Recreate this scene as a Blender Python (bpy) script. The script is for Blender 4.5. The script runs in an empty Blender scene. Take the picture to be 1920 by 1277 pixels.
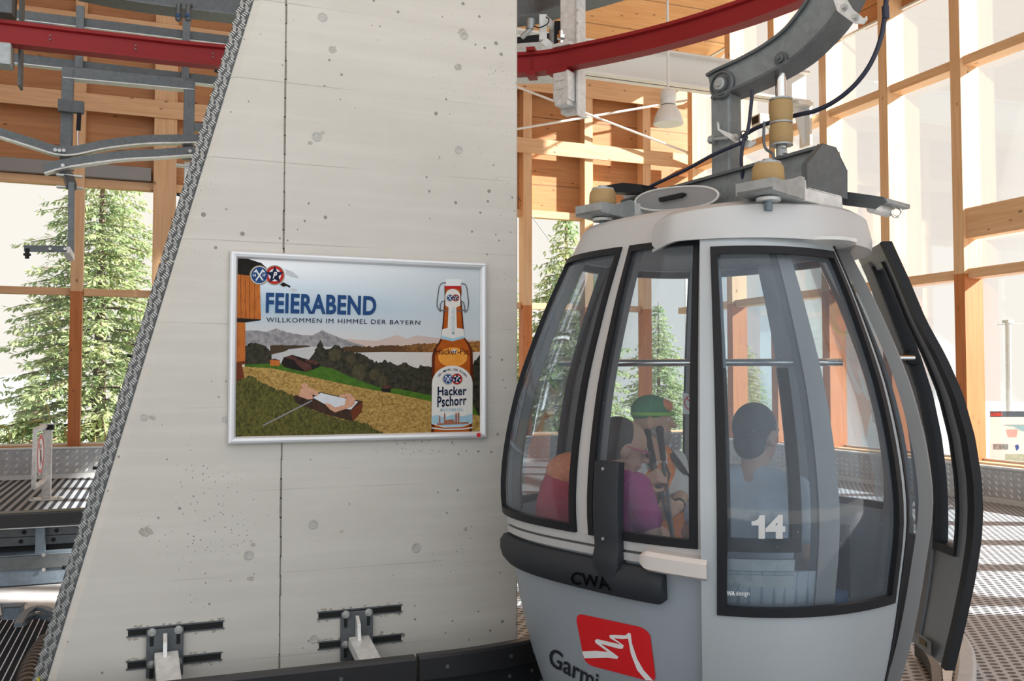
import bpy, bmesh, math, random
import numpy as np
from mathutils import Vector, Matrix, Quaternion
from mathutils.geometry import tessellate_polygon
random.seed(7)
SC = bpy.context.scene
COL = SC.collection
PI = math.pi
# ---------------------------------------------------------------- camera
FPX = 1725.0
EYE = Vector((0, 0, 1.45))
YAW, PITCH = math.radians(21.2), math.radians(2.37)
F = Vector((math.sin(YAW), math.cos(YAW), 0))
R = Vector((math.cos(YAW), -math.sin(YAW), 0))
FW = (F * math.cos(PITCH) + Vector((0, 0, math.sin(PITCH)))).normalized()
UPV = R.cross(FW)
cam = bpy.data.cameras.new('camera')
cam.sensor_width = 36.0
cam.lens = 36.0 * FPX / 1920.0
cam.clip_end = 2000
camo = bpy.data.objects.new('camera', cam)
COL.objects.link(camo)
camo.location = EYE
camo.rotation_euler = FW.to_track_quat('-Z', 'Y').to_euler()
SC.camera = camo
# ---------------------------------------------------------------- sky, sun, exposure
SC.view_settings.view_transform = 'Standard'
SC.view_settings.look = 'None'
SC.view_settings.gamma = 1.0
SC.view_settings.use_curve_mapping = False
SC.view_settings.exposure = 0.0
SC.cycles.transparent_max_bounces = 40
SC.cycles.max_bounces = 8
SC.cycles.caustics_reflective = False
SC.cycles.caustics_refractive = False
SUN_DIR = Vector((0.75, -0.35, 0.46)).normalized()      # towards the sun
world = bpy.data.worlds.new('hazy_sky')
SC.world = world
world.use_nodes = True
wn = world.node_tree
wn.nodes.clear()
wo = wn.nodes.new('ShaderNodeOutputWorld')
wb = wn.nodes.new('ShaderNodeBackground')
wt = wn.nodes.new('ShaderNodeTexCoord')
wd = wn.nodes.new('ShaderNodeVectorMath'); wd.operation = 'DOT_PRODUCT'
wd.inputs[1].default_value = Vector((0.25, -0.9, 0.42)).normalized()   # the hazy bright half of the sky, behind the station mouth
wr = wn.nodes.new('ShaderNodeValToRGB')
wm = wn.nodes.new('ShaderNodeMapRange')
wm.inputs[1].default_value = -1; wm.inputs[2].default_value = 1
wn.links.new(wt.outputs['Generated'], wd.inputs[0])
wn.links.new(wd.outputs['Value'], wm.inputs[0])
wn.links.new(wm.outputs[0], wr.inputs[0])
e = wr.color_ramp.elements
e[0].position = 0.52; e[0].color = (0.325, 0.306, 0.283, 1)
e[1].position = 0.92; e[1].color = (0.425, 0.442, 0.458, 1)
wb.inputs['Strength'].default_value = 3.08
wn.links.new(wr.outputs[0], wb.inputs[0])
wn.links.new(wb.outputs[0], wo.inputs[0])
sun = bpy.data.lights.new('sun', 'SUN')
sun.energy = 19.0
sun.angle = math.radians(1.0)
sun.color = (1.0, 0.95, 0.88)
suno = bpy.data.objects.new('sun', sun)
COL.objects.link(suno)
suno.location = (20, -15, 30)
suno.rotation_euler = SUN_DIR.to_track_quat('Z', 'Y').to_euler()
# ---------------------------------------------------------------- geometry of the photograph's pixels
def W(u, v, z):
    "u metres right of and v metres ahead of the standing point, z above the floor"
    p = R * u + F * v
    return Vector((p.x, p.y, z))
def ray(x, y):
    return FW + R * ((x - 960) / FPX) + UPV * ((638.5 - y) / FPX)
def hit(x, y, p0, n):
    d = ray(x, y); n = Vector(n)
    return EYE + d * ((Vector(p0) - EYE).dot(n) / d.dot(n))
def onX(x, y, X): return hit(x, y, (X, 0, 0), (1, 0, 0))
def onY(x, y, Y): return hit(x, y, (0, Y, 0), (0, 1, 0))
def onZ(x, y, Z): return hit(x, y, (0, 0, Z), (0, 0, 1))
def proj(p):
    d = Vector(p) - EYE
    k = d.dot(FW)
    return 960 + FPX * d.dot(R) / k, 638.5 - FPX * d.dot(UPV) / k
# ---------------------------------------------------------------- materials
MATS = {}
class NT:
    def __init__(s, name):
        m = bpy.data.materials.new(name); m.use_nodes = True
        s.m = m; s.t = m.node_tree; s.t.nodes.clear()
        s.out = s.n('OutputMaterial')
        MATS[name] = m
    def n(s, typ, **kw):
        nd = s.t.nodes.new('ShaderNode' + typ)
        for k, v in kw.items():
            if k.startswith('i_'): nd.inputs[k[2:].replace('_', ' ')].default_value = v
            elif k.startswith('i') and k[1:].isdigit(): nd.inputs[int(k[1:])].default_value = v
            else: setattr(nd, k, v)
        return nd
    def l(s, a, b): s.t.links.new(a, b)
    def math(s, op, a, b=None, c=None):
        nd = s.n('Math', operation=op)
        for i, v in enumerate((a, b, c)):
            if v is None: continue
            if isinstance(v, (int, float)): nd.inputs[i].default_value = v
            else: s.l(v, nd.inputs[i])
        return nd.outputs[0]
    def mix(s, fac, a, b, mode='MIX'):
        nd = s.n('Mix', data_type='RGBA', blend_type=mode)
        for i, v in ((0, fac), (6, a), (7, b)):
            if isinstance(v, (int, float)): nd.inputs[i].default_value = v
            elif isinstance(v, tuple): nd.inputs[i].default_value = v + (1,) if len(v) == 3 else v
            else: s.l(v, nd.inputs[i])
        return nd.outputs[2]
    def coord(s, scale=(1, 1, 1), rot=(0, 0, 0)):
        tc = s.n('TexCoord'); mp = s.n('Mapping')
        mp.inputs['Scale'].default_value = scale
        mp.inputs['Rotation'].default_value = rot
        g = s.n('NewGeometry')
        s.l(g.outputs['Position'], mp.inputs[0])
        return mp.outputs[0]
    def noise(s, vec, scale, detail=3, rough=0.5):
        nd = s.n('TexNoise'); nd.inputs['Scale'].default_value = scale
        nd.inputs['Detail'].default_value = detail; nd.inputs['Roughness'].default_value = rough
        s.l(vec, nd.inputs['Vector']); return nd.outputs[0]
    def voro(s, vec, scale, feature='F1'):
        nd = s.n('TexVoronoi', feature=feature); nd.inputs['Scale'].default_value = scale
        s.l(vec, nd.inputs['Vector']); return nd
    def step(s, v, lo, hi):
        nd = s.n('MapRange'); nd.inputs[1].default_value = lo; nd.inputs[2].default_value = hi
        s.l(v, nd.inputs[0]); return nd.outputs[0]
    def bsdf(s, color, rough=0.5, metal=0.0, spec=0.5, bump=None, bdist=0.01, bstr=0.5, emis=None):
        b = s.n('BsdfPrincipled')
        if isinstance(color, tuple): b.inputs['Base Color'].default_value = color + (1,)
        else: s.l(color, b.inputs['Base Color'])
        if isinstance(rough, (int, float)): b.inputs['Roughness'].default_value = rough
        else: s.l(rough, b.inputs['Roughness'])
        b.inputs['Metallic'].default_value = metal
        b.inputs['Specular IOR Level'].default_value = spec
        if bump is not None:
            bn = s.n('Bump'); bn.inputs['Distance'].default_value = bdist; bn.inputs['Strength'].default_value = bstr
            s.l(bump, bn.inputs['Height']); s.l(bn.outputs[0], b.inputs['Normal'])
        if emis: 
            b.inputs['Emission Color'].default_value = emis[0] + (1,); b.inputs['Emission Strength'].default_value = emis[1]
        s.l(b.outputs[0], s.out.inputs[0]); return b
def plain(name, c, rough=0.5, metal=0.0, var=0.12, scale=30, spec=0.5, bstr=0.0):
    t = NT(name); v = t.coord()
    n = t.noise(v, scale, 4)
    dark = tuple(max(0, x * (1 - var)) for x in c); light = tuple(min(1, x * (1 + var)) for x in c)
    t.bsdf(t.mix(n, dark, light), rough, metal, spec, bump=n if bstr else None, bdist=0.004, bstr=bstr)
    return t.m
def wood(name, c1, c2, axis, board=0.0, baxis=2, rough=0.55, knots=0.9):
    "spruce timber with the grain along axis; board: width of the planks stacked along baxis"
    t = NT(name)
    sc = [14.0, 14.0, 14.0]; sc[axis] = 0.7
    v = t.coord(tuple(sc))
    g = t.noise(v, 1.6, 5, 0.6)
    col = t.mix(t.step(g, 0.3, 0.7), c1, c2)
    big = t.noise(t.coord((1, 1, 1)), 0.9, 2)
    col = t.mix(t.math('MULTIPLY', big, 0.35), col, tuple(x * 0.72 for x in c1))
    ks = [6.5, 6.5, 6.5]; ks[axis] = 3.2
    vo = t.voro(t.coord(tuple(ks)), 1.0)
    k = t.step(vo.outputs['Distance'], 0.125, 0.06)
    col = t.mix(t.math('MULTIPLY', k, knots), col, tuple(x * 0.28 for x in c1))
    hgt = g
    if board:
        sep = t.n('SeparateXYZ'); t.l(t.coord(), sep.inputs[0])
        fr = t.math('FRACT', t.math('DIVIDE', sep.outputs[baxis], board))
        ln = t.math('LESS_THAN', fr, 0.035)
        idx = t.math('FLOOR', t.math('DIVIDE', sep.outputs[baxis], board))
        rnd = t.n('TexWhiteNoise', noise_dimensions='1D'); t.l(idx, rnd.inputs['W'])
        col = t.mix(t.math('MULTIPLY', rnd.outputs[0], 0.28), col, tuple(x * 0.6 for x in c1))
        col = t.mix(t.math('MULTIPLY', ln, 0.65), col, tuple(x * 0.2 for x in c1))
    t.bsdf(col, rough, bump=hgt, bdist=0.002, bstr=0.15)
    return t.m
PALE1, PALE2 = (0.62, 0.36, 0.18), (0.78, 0.53, 0.31)
wood('timber_upright', PALE1, PALE2, 2)
wood('timber_along_x', PALE1, PALE2, 0)
wood('timber_along_y', PALE1, PALE2, 1)
wood('timber_stained', (0.42, 0.12, 0.025), (0.56, 0.20, 0.05), 2, knots=0.5)
wood('boarding_wall', (0.43, 0.18, 0.06), (0.58, 0.285, 0.11), 0, 0.62, 2)
wood('boarding_ceiling', (0.64, 0.33, 0.125), (0.80, 0.49, 0.23), 0, 0.62, 1)
def concrete():
    t = NT('cast_concrete'); v = t.coord()
    a = t.noise(v, 1.1, 5, 0.62); b = t.noise(v, 9, 6, 0.7)
    s = t.noise(t.coord((0.6, 0.6, 9)), 2.0, 4, 0.6)
    col = t.mix(a, (0.50, 0.475, 0.43), (0.66, 0.635, 0.585))
    col = t.mix(t.math('MULTIPLY', b, 0.38), col, (0.53, 0.51, 0.47))
    col = t.mix(t.math('MULTIPLY', t.step(s, 0.45, 0.75), 0.35), col, (0.70, 0.675, 0.625))
    vo = t.voro(v, 16.0)
    size = t.noise(v, 3.0, 2)
    pit = t.math('LESS_THAN', vo.outputs['Distance'], t.math('MULTIPLY', t.step(size, 0.38, 0.75), 0.18))
    vo2 = t.voro(v, 47.0)
    pit2 = t.math('LESS_THAN', vo2.outputs['Distance'], t.math('MULTIPLY', t.step(t.noise(v, 2.1, 3), 0.45, 0.8), 0.24))
    pits = t.math('MAXIMUM', pit, pit2)
    col = t.mix(t.math('MULTIPLY', pits, 0.75), col, (0.16, 0.15, 0.135))
    # shuttering joints: thin lines at the board edges
    sep = t.n('SeparateXYZ'); t.l(v, sep.inputs[0])
    wob = t.math('MULTIPLY', t.math('SUBTRACT', t.noise(v, 5, 2), 0.5), 0.006)
    z = t.math('ADD', sep.outputs[2], wob)
    ln = t.math('LESS_THAN', t.math('ABSOLUTE', t.math('SUBTRACT', t.math('FRACT', t.math('DIVIDE', t.math('ADD', z, 0.03), 0.385)), 0.5)), 0.0065)
    gate = t.step(t.noise(t.coord((1.5, 1.5, 0.4)), 1.3, 3), 0.42, 0.62)
    col = t.mix(t.math('MULTIPLY', t.math('MULTIPLY', ln, gate), 0.5), col, (0.30, 0.285, 0.25))
    t.bsdf(col, 0.85, spec=0.25, bump=t.math('SUBTRACT', t.math('MULTIPLY', b, 0.5), pits), bdist=0.004, bstr=0.35)
concrete()
plain('dark_joint', (0.20, 0.185, 0.16), 0.9, var=0.5, scale=60)  # mottled dark tone of the shuttering joint strip
plain('concrete_plug', (0.47, 0.46, 0.43), 0.9, var=0.25, scale=70, bstr=0.5)
plain('concrete_chip', (0.42, 0.39, 0.34), 0.95, var=0.45, scale=90, bstr=0.8)
def galv(name, c, rough=0.42, metal=0.55):
    t = NT(name); v = t.coord()
    vo = t.voro(v, 38.0); n = t.noise(v, 6, 5, 0.65); n2 = t.noise(v, 1.5, 3)
    f = t.math('ADD', t.math('MULTIPLY', vo.outputs['Color'], 0.35), t.math('MULTIPLY', n, 0.75))
    col = t.mix(f, tuple(x * 0.62 for x in c), tuple(min(1, x * 1.35) for x in c))
    col = t.mix(t.math('MULTIPLY', t.step(n2, 0.5, 0.8), 0.3), col, tuple(x * 0.55 for x in c))
    t.bsdf(col, t.math('ADD', t.math('MULTIPLY', n, 0.3), rough - 0.15), metal)
    return t.m
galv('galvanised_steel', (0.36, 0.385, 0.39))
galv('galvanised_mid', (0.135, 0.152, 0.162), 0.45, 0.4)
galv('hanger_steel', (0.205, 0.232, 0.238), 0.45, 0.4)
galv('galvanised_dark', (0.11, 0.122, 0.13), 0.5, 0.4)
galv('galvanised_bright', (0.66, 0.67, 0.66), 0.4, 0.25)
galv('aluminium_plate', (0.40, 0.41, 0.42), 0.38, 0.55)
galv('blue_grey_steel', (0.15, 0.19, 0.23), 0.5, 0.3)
plain('zinc_edge', (0.62, 0.64, 0.64), 0.4, 0.4)
plain('red_enamel', (0.27, 0.018, 0.020), 0.5, 0, var=0.1, scale=4, spec=0.25)
plain('white_steel', (0.70, 0.71, 0.69), 0.5, 0, var=0.05)
plain('silver_paint', (0.34, 0.385, 0.43), 0.36, 0.25, var=0.05, scale=3)
plain('silver_paint_roof', (0.50, 0.50, 0.50), 0.42, 0.15, var=0.07, scale=3)
plain('door_paint', (0.40, 0.435, 0.46), 0.36, 0.2, var=0.05, scale=3)
plain('inner_lining', (0.27, 0.275, 0.28), 0.6, 0, var=0.1, scale=6)
plain('inner_ceiling', (0.42, 0.42, 0.41), 0.6)
plain('leaf_lining', (0.26, 0.265, 0.275), 0.45, 0.2, var=0.15, scale=5)
plain('rubber_black', (0.013, 0.014, 0.017), 0.5, 0, var=0.2, spec=0.22)
plain('rubber_brown_black', (0.030, 0.026, 0.024), 0.4, 0, var=0.2)
plain('bumper_plastic', (0.026, 0.030, 0.036), 0.6, 0, var=0.12, scale=15, spec=0.3)
plain('bumper_letter', (0.002, 0.002, 0.003), 0.8, spec=0.05)
plain('cap_plastic', (0.62, 0.575, 0.55), 0.42, 0, var=0.06, scale=8)
plain('seat_vinyl', (0.025, 0.032, 0.05), 0.5)
plain('seat_blue', (0.03, 0.09, 0.22), 0.8, var=0.4, scale=120)
plain('chrome', (0.75, 0.74, 0.72), 0.12, 1.0, var=0.02)
plain('polyurethane', (0.36, 0.235, 0.095), 0.6, 0, var=0.22, scale=14)
plain('cable_black', (0.012, 0.017, 0.040), 0.45)
plain('cable_yellow', (0.55, 0.55, 0.05), 0.5)
plain('bolt_zinc', (0.50, 0.51, 0.50), 0.35, 0.7)
plain('rail_black', (0.016, 0.016, 0.018), 0.42, 0, var=0.4, scale=120)
plain('slot_dark', (0.012, 0.012, 0.012), 0.9)
plain('kerb_white', (0.55, 0.57, 0.58), 0.8, 0, var=0.2, scale=20)
plain('frame_aluminium', (0.70, 0.71, 0.73), 0.35, 0.35, var=0.04, scale=4)
plain('decal_red', (0.62, 0.012, 0.016), 0.4, var=0.03)
plain('decal_white', (0.78, 0.79, 0.80), 0.4, var=0.03)
plain('decal_grey', (0.50, 0.50, 0.50), 0.5, var=0.03)
plain('decal_black', (0.014, 0.015, 0.02), 0.4, var=0.03)
plain('sign_white', (0.80, 0.80, 0.80), 0.5, var=0.03)
plain('lamp_white', (0.72, 0.71, 0.68), 0.35, 0, var=0.05, scale=5)
def glass(name, tint, haze, gloss=1.0, hazecol=(0.75, 0.80, 0.86), streak=False):
    t = NT(name)
    tr = t.n('BsdfTransparent'); tr.inputs[0].default_value = tint + (1,)
    gl = t.n('BsdfGlossy'); gl.inputs['Roughness'].default_value = 0.03; gl.inputs[0].default_value = (0.95, 0.97, 1, 1)
    df = t.n('BsdfDiffuse'); df.inputs[0].default_value = hazecol + (1,)
    fr = t.n('Fresnel'); fr.inputs[0].default_value = 1.5
    m1 = t.n('MixShader'); m2 = t.n('MixShader')
    hz = t.math('MULTIPLY', t.noise(t.coord((4, 4, 0.7)), 1.7, 4, 0.6), haze * 2)
    if streak:
        sc = t.voro(t.coord((60, 60, 9)), 1.0)
        hz = t.math('ADD', hz, t.math('MULTIPLY', t.math('LESS_THAN', sc.outputs['Distance'], 0.045), 0.4))
    t.l(hz, m1.inputs[0])
    t.l(tr.outputs[0], m1.inputs[1]); t.l(df.outputs[0], m1.inputs[2])
    t.l(t.math('MULTIPLY', fr.outputs[0], gloss), m2.inputs[0])
    t.l(m1.outputs[0], m2.inputs[1]); t.l(gl.outputs[0], m2.inputs[2])
    t.l(m2.outputs[0], t.out.inputs[0])
    return t.m
glass('window_glass', (0.985, 0.99, 0.985), 0.0, 0.22)
glass('cabin_perspex', (0.80, 0.86, 0.90), 0.06, 0.65, (0.66, 0.76, 0.88), streak=True)  # bluish diffuse veil painted in for the reflected haze on the panes
def perforated(name, sx, sy, hx, hy, metal, hole, soft=0.1):
    "flat deck plate with staggered oval holes"
    t = NT(name)
    sep = t.n('SeparateXYZ'); t.l(t.coord(), sep.inputs[0])
    ry = t.math('DIVIDE', sep.outputs[1], sy)
    row = t.math('FLOOR', ry)
    off = t.math('MULTIPLY', t.math('MODULO', t.math('ADD', row, 1000), 2), 0.5)
    cx = t.math('SUBTRACT', t.math('FRACT', t.math('ADD', t.math('DIVIDE', sep.outputs[0], sx), off)), 0.5)
    cy = t.math('SUBTRACT', t.math('FRACT', ry), 0.5)
    d = t.math('ADD', t.math('POWER', t.math('ABSOLUTE', t.math('DIVIDE', cx, hx)), 2), t.math('POWER', t.math('ABSOLUTE', t.math('DIVIDE', cy, hy)), 2))
    m = t.step(d, 1.0 + soft, 1.0 - soft)
    n = t.noise(t.coord(), 3, 4)
    base = t.mix(n, tuple(x * 0.8 for x in metal), metal)
    t.bsdf(t.mix(m, base, hole), 0.5, 0.15, bump=t.math('SUBTRACT', 1.0, m), bdist=0.006, bstr=0.4)
perforated('perforated_deck', 0.072, 0.045, 0.33, 0.36, (0.43, 0.475, 0.53), (0.022, 0.027, 0.036))
def barred(name, pitch, width, bar, gap, axis=0):
    t = NT(name)
    sep = t.n('SeparateXYZ'); t.l(t.coord(), sep.inputs[0])
    fr = t.math('FRACT', t.math('DIVIDE', sep.outputs[axis], pitch))
    m = t.math('LESS_THAN', fr, width)
    fr2 = t.math('LESS_THAN', t.math('FRACT', t.math('DIVIDE', sep.outputs[1 - axis], 1.0)), 0.012)
    n = t.noise(t.coord(), 4, 4)
    t.bsdf(t.mix(t.math('MAXIMUM', m, t.math('MULTIPLY', fr2, 0.0)), t.mix(n, tuple(x * .5 for x in gap), gap), bar), 0.7, 0.0, 0.06)
barred('ribbed_deck', 0.095, 0.5, (0.36, 0.39, 0.43), (0.055, 0.065, 0.08))
barred('bar_grating', 0.035, 0.17, (0.58, 0.66, 0.75), (0.022, 0.030, 0.040))
# ---------------------------------------------------------------- mesh builder
class MB:
    def __init__(s): s.v = []; s.f = []; s.mi = []; s.cur = 0
    def add(s, vs, fs):
        b = len(s.v); s.v += [Vector(p) for p in vs]
        for f in fs: s.f.append(tuple(i + b for i in f)); s.mi.append(s.cur)
        return s
    def hexa(s, p):
        "eight points: four of the bottom loop, four of the top loop"
        return s.add(p, [(3, 2, 1, 0), (4, 5, 6, 7), (0, 1, 5, 4), (1, 2, 6, 5), (2, 3, 7, 6), (3, 0, 4, 7)])
    def box(s, lo, hi):
        (a, b, c), (d, e, f) = lo, hi
        return s.hexa([(a, b, c), (d, b, c), (d, e, c), (a, e, c), (a, b, f), (d, b, f), (d, e, f), (a, e, f)])
    def obox(s, c, ax, ay, az):
        c, ax, ay, az = map(Vector, (c, ax, ay, az))
        return s.hexa([c - ax - ay - az, c + ax - ay - az, c + ax + ay - az, c - ax + ay - az, c - ax - ay + az, c + ax - ay + az, c + ax + ay + az, c - ax + ay + az])
    def bar(s, p, q, w, h, up=(0, 0, 1)):
        p, q = Vector(p), Vector(q); d = (q - p); L = d.length
        if L < 1e-6: return s
        d /= L; up = Vector(up)
        x = d.cross(up)
        if x.length < 1e-3: x = d.cross(Vector((0, 1, 0)))
        x.normalize(); y = x.cross(d).normalized()
        return s.obox((p + q) / 2, d * L / 2, x * w / 2, y * h / 2)
    def tube(s, pts, r, n=10, caps=True, closed=False):
        pts = [Vector(p) for p in pts]; m = len(pts)
        rs = r if isinstance(r, (list, tuple)) else [r] * m
        vs = []; px = None
        for i in range(m):
            a = pts[(i - 1) % m] if (i or closed) else pts[0]; b = pts[(i + 1) % m] if (i < m - 1 or closed) else pts[-1]
            d = (b - a).normalized()
            if px is None:
                px = d.cross(Vector((0, 0, 1)))
                if px.length < 0.05: px = d.cross(Vector((0, 1, 0)))
            px = (px - d * px.dot(d)).normalized(); py = d.cross(px)
            for k in range(n):
                t = 2 * PI * k / n
                vs.append(pts[i] + (px * math.cos(t) + py * math.sin(t)) * rs[i])
        fs = []
        for i in range(m if closed else m - 1):
            j = (i + 1) % m
            for k in range(n): fs.append((i * n + k, i * n + (k + 1) % n, j * n + (k + 1) % n, j * n + k))
        if caps and not closed:
            fs.append(tuple(reversed(range(n)))); fs.append(tuple(range((m - 1) * n, m * n)))
        return s.add(vs, fs)
    def cyl(s, p, q, r, n=20): return s.tube([p, q], r, n)
    def lathe(s, base, axis, prof, n=28):
        base, axis = Vector(base), Vector(axis).normalized()
        x = axis.cross(Vector((0, 1, 0)) if abs(axis.y) < 0.9 else Vector((1, 0, 0))).normalized(); y = axis.cross(x)
        vs = []
        for r, h in prof:
            for k in range(n):
                t = 2 * PI * k / n
                vs.append(base + axis * h + (x * math.cos(t) + y * math.sin(t)) * max(r, 1e-4))
        fs = []
        for i in range(len(prof) - 1):
            for k in range(n): fs.append((i * n + k, i * n + (k + 1) % n, (i + 1) * n + (k + 1) % n, (i + 1) * n + k))
        fs.append(tuple(reversed(range(n)))); fs.append(tuple(range((len(prof) - 1) * n, len(prof) * n)))
        return s.add(vs, fs)
    def prism(s, poly, depth):
        "closed polygon of 3-D points, pushed along the vector depth"
        poly = [Vector(p) for p in poly]; depth = Vector(depth); n = len(poly)
        vs = poly + [p + depth for p in poly]
        tri = tessellate_polygon([poly])
        fs = [tuple(t) for t in tri] + [tuple(i + n for i in reversed(t)) for t in tri]
        fs += [(i, (i + 1) % n, (i + 1) % n + n, i + n) for i in range(n)]
        return s.add(vs, fs)
    def sweep(s, pts, prof, up=(0, 0, 1)):
        "profile [(side, up)] along a path"
        pts = [Vector(p) for p in pts]; m = len(pts); n = len(prof); vs = []
        for i in range(m):
            d = (pts[min(i + 1, m - 1)] - pts[max(i - 1, 0)]).normalized()
            x = d.cross(Vector(up)).normalized(); y = x.cross(d)
            vs += [pts[i] + x * a + y * b for a, b in prof]
        fs = [(i * n + k, i * n + (k + 1) % n, (i + 1) * n + (k + 1) % n, (i + 1) * n + k) for i in range(m - 1) for k in range(n)]
        fs += [tuple(reversed(range(n))), tuple(range((m - 1) * n, m * n))]
        return s.add(vs, fs)
    def ball(s, c, r, nu=16, nv=10, rot=None):
        c = Vector(c); r = r if isinstance(r, (tuple, list)) else (r, r, r); vs = []
        for j in range(nv + 1):
            a = PI * j / nv
            for i in range(nu):
                b = 2 * PI * i / nu
                p = Vector((math.sin(a) * math.cos(b) * r[0], math.sin(a) * math.sin(b) * r[1], math.cos(a) * r[2]))
                vs.append(c + (rot @ p if rot else p))
        fs = [(j * nu + i, (j + 1) * nu + i, (j + 1) * nu + (i + 1) % nu, j * nu + (i + 1) % nu) for j in range(nv) for i in range(nu)]
        return s.add(vs, fs)
    def cap(s, p, q, r1, r2, n=14):
        "tapered limb with rounded ends"
        p, q = Vector(p), Vector(q); d = q - p; L = max(d.length, 1e-5); d /= L
        pts = []; rs = []
        for k in range(5):
            a = PI / 2 * (1 - k / 4); pts.append(p - d * math.sin(a) * r1); rs.append(max(1e-4, math.cos(a) * r1))
        for k in range(5):
            a = PI / 2 * k / 4; pts.append(q + d * math.sin(a) * r2); rs.append(max(1e-4, math.cos(a) * r2))
        return s.tube(pts, rs, n)
    def build(s, name, mat, root=None, loc=None, parent=None, smooth=False, bevel=0.0, recalc=True):
        """links ONE mesh object. root: the thing's Empty or mesh (its location is taken off the points); loc: own origin of a one-mesh thing"""
        o0 = Vector(root.location) if root is not None else Vector(loc if loc is not None else (0, 0, 0))
        me = bpy.data.meshes.new(name)
        me.from_pydata([p - o0 for p in s.v], [], s.f)
        for m in (mat if isinstance(mat, (list, tuple)) else [mat]): me.materials.append(MATS[m])
        me.polygons.foreach_set('material_index', s.mi)
        if recalc or bevel:
            bm = bmesh.new(); bm.from_mesh(me)
            if bevel:
                bmesh.ops.remove_doubles(bm, verts=bm.verts, dist=1e-6)
                ed = [e for e in bm.edges if len(e.link_faces) == 2 and e.calc_face_angle(0) > 0.5]
                bmesh.ops.bevel(bm, geom=ed, offset=bevel, segments=2, affect='EDGES', profile=0.6, clamp_overlap=True)
            bmesh.ops.recalc_face_normals(bm, faces=bm.faces)
            bm.to_mesh(me); bm.free()
        me.update()
        if smooth:
            me.polygons.foreach_set('use_smooth', [True] * len(me.polygons))
            if smooth != 'all':
                try: me.set_sharp_from_angle(angle=math.radians(38))
                except Exception: pass
        o = bpy.data.objects.new(name, me)
        COL.objects.link(o)
        if root is None: o.location = o0
        else: o.parent = parent if parent is not None else root
        return o
def tag(o, label, cat, group=None):
    o['label'] = label; o['category'] = cat
    if group: o['group'] = group
    return o
def thing(name, label, cat, loc, group=None):
    o = bpy.data.objects.new(name, None); o.empty_display_size = 0.1
    COL.objects.link(o); o.location = loc
    return tag(o, label, cat, group)
def struct(o):
    o['kind'] = 'structure'; return o
def clone(o, delta):
    "a thing, its parts and their sub-parts, moved by delta"
    def rec(src, par):
        c = src.copy(); COL.objects.link(c)
        if par is not None: c.parent = par
        for ch in kids.get(src, []): rec(ch, c)
        return c
    kids = {}
    for x in COL.objects:
        if x.parent is not None: kids.setdefault(x.parent, []).append(x)
    r = rec(o, None); r.location = Vector(o.location) + Vector(delta)
    return r
def smooth_path(pts, n=8, closed=False):
    "Catmull-Rom through the points"
    pts = [Vector(p) for p in pts]; out = []; m = len(pts)
    for i in range(m - 1):
        p0, p1, p2, p3 = pts[max(i - 1, 0)], pts[i], pts[i + 1], pts[min(i + 2, m - 1)]
        for k in range(n):
            t = k / n
            out.append(0.5 * ((2 * p1) + (p2 - p0) * t + (2 * p0 - 5 * p1 + 4 * p2 - p3) * t * t + (3 * p1 - p0 - 3 * p2 + p3) * t ** 3))
    out.append(pts[-1]); return out
# flat shapes in picture-plane coordinates, laid on a surface by a map function
def text2d(s, bold=0.0, shear=0.0, space=1.0):
    cu = bpy.data.curves.new('lettering', 'FONT'); cu.body = s; cu.size = 1; cu.offset = bold; cu.shear = shear; cu.space_character = space
    cu.resolution_u = 4
    ob = bpy.data.objects.new('lettering', cu); COL.objects.link(ob)
    dg = bpy.context.evaluated_depsgraph_get(); dg.update()
    me = bpy.data.meshes.new_from_object(ob.evaluated_get(dg))
    vs = [(v.co.x, v.co.y) for v in me.vertices]; fs = [tuple(p.vertices) for p in me.polygons]
    bpy.data.objects.remove(ob); bpy.data.curves.remove(cu); bpy.data.meshes.remove(me)
    x0 = min(v[0] for v in vs); x1 = max(v[0] for v in vs); y0 = min(v[1] for v in vs); y1 = max(v[1] for v in vs)
    return [((x - x0) / (x1 - x0), (y - y0) / (y1 - y0)) for x, y in vs], fs
def quadmap(q):
    "unit square -> four corners bottom-left, bottom-right, top-right, top-left"
    (ax, ay), (bx, by), (cx, cy), (dx, dy) = q
    return lambda u, v: ((1 - v) * ((1 - u) * ax + u * bx) + v * ((1 - u) * dx + u * cx), (1 - v) * ((1 - u) * ay + u * by) + v * ((1 - u) * dy + u * cy))
def lay(mb, vs, fs, fmap, cut=0.0):
    "adds a flat mesh to mb, cut on a grid so that it bends, each vertex put in place by fmap(x, y)"
    if cut:
        bm = bmesh.new()
        bv = [bm.verts.new((x, y, 0)) for x, y in vs]
        for f in fs:
            try: bm.faces.new([bv[i] for i in f])
            except ValueError: pass
        for ax in (0, 1):
            lo = min(v[ax] for v in vs); hi = max(v[ax] for v in vs); k = lo + cut
            while k < hi:
                co = Vector((0, 0, 0)); co[ax] = k; no = Vector((0, 0, 0)); no[ax] = 1
                bmesh.ops.bisect_plane(bm, geom=bm.verts[:] + bm.edges[:] + bm.faces[:], plane_co=co, plane_no=no)
                k += cut
        bm.verts.index_update()
        vs = [(v.co.x, v.co.y) for v in bm.verts]; fs = [tuple(v.index for v in f.verts) for f in bm.faces]
        bm.free()
    mb.add([fmap(x, y) for x, y in vs], fs)
def poly2d(pts):
    tri = tessellate_polygon([[Vector((x, y, 0)) for x, y in pts]])
    return list(pts), [tuple(t) for t in tri]
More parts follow.
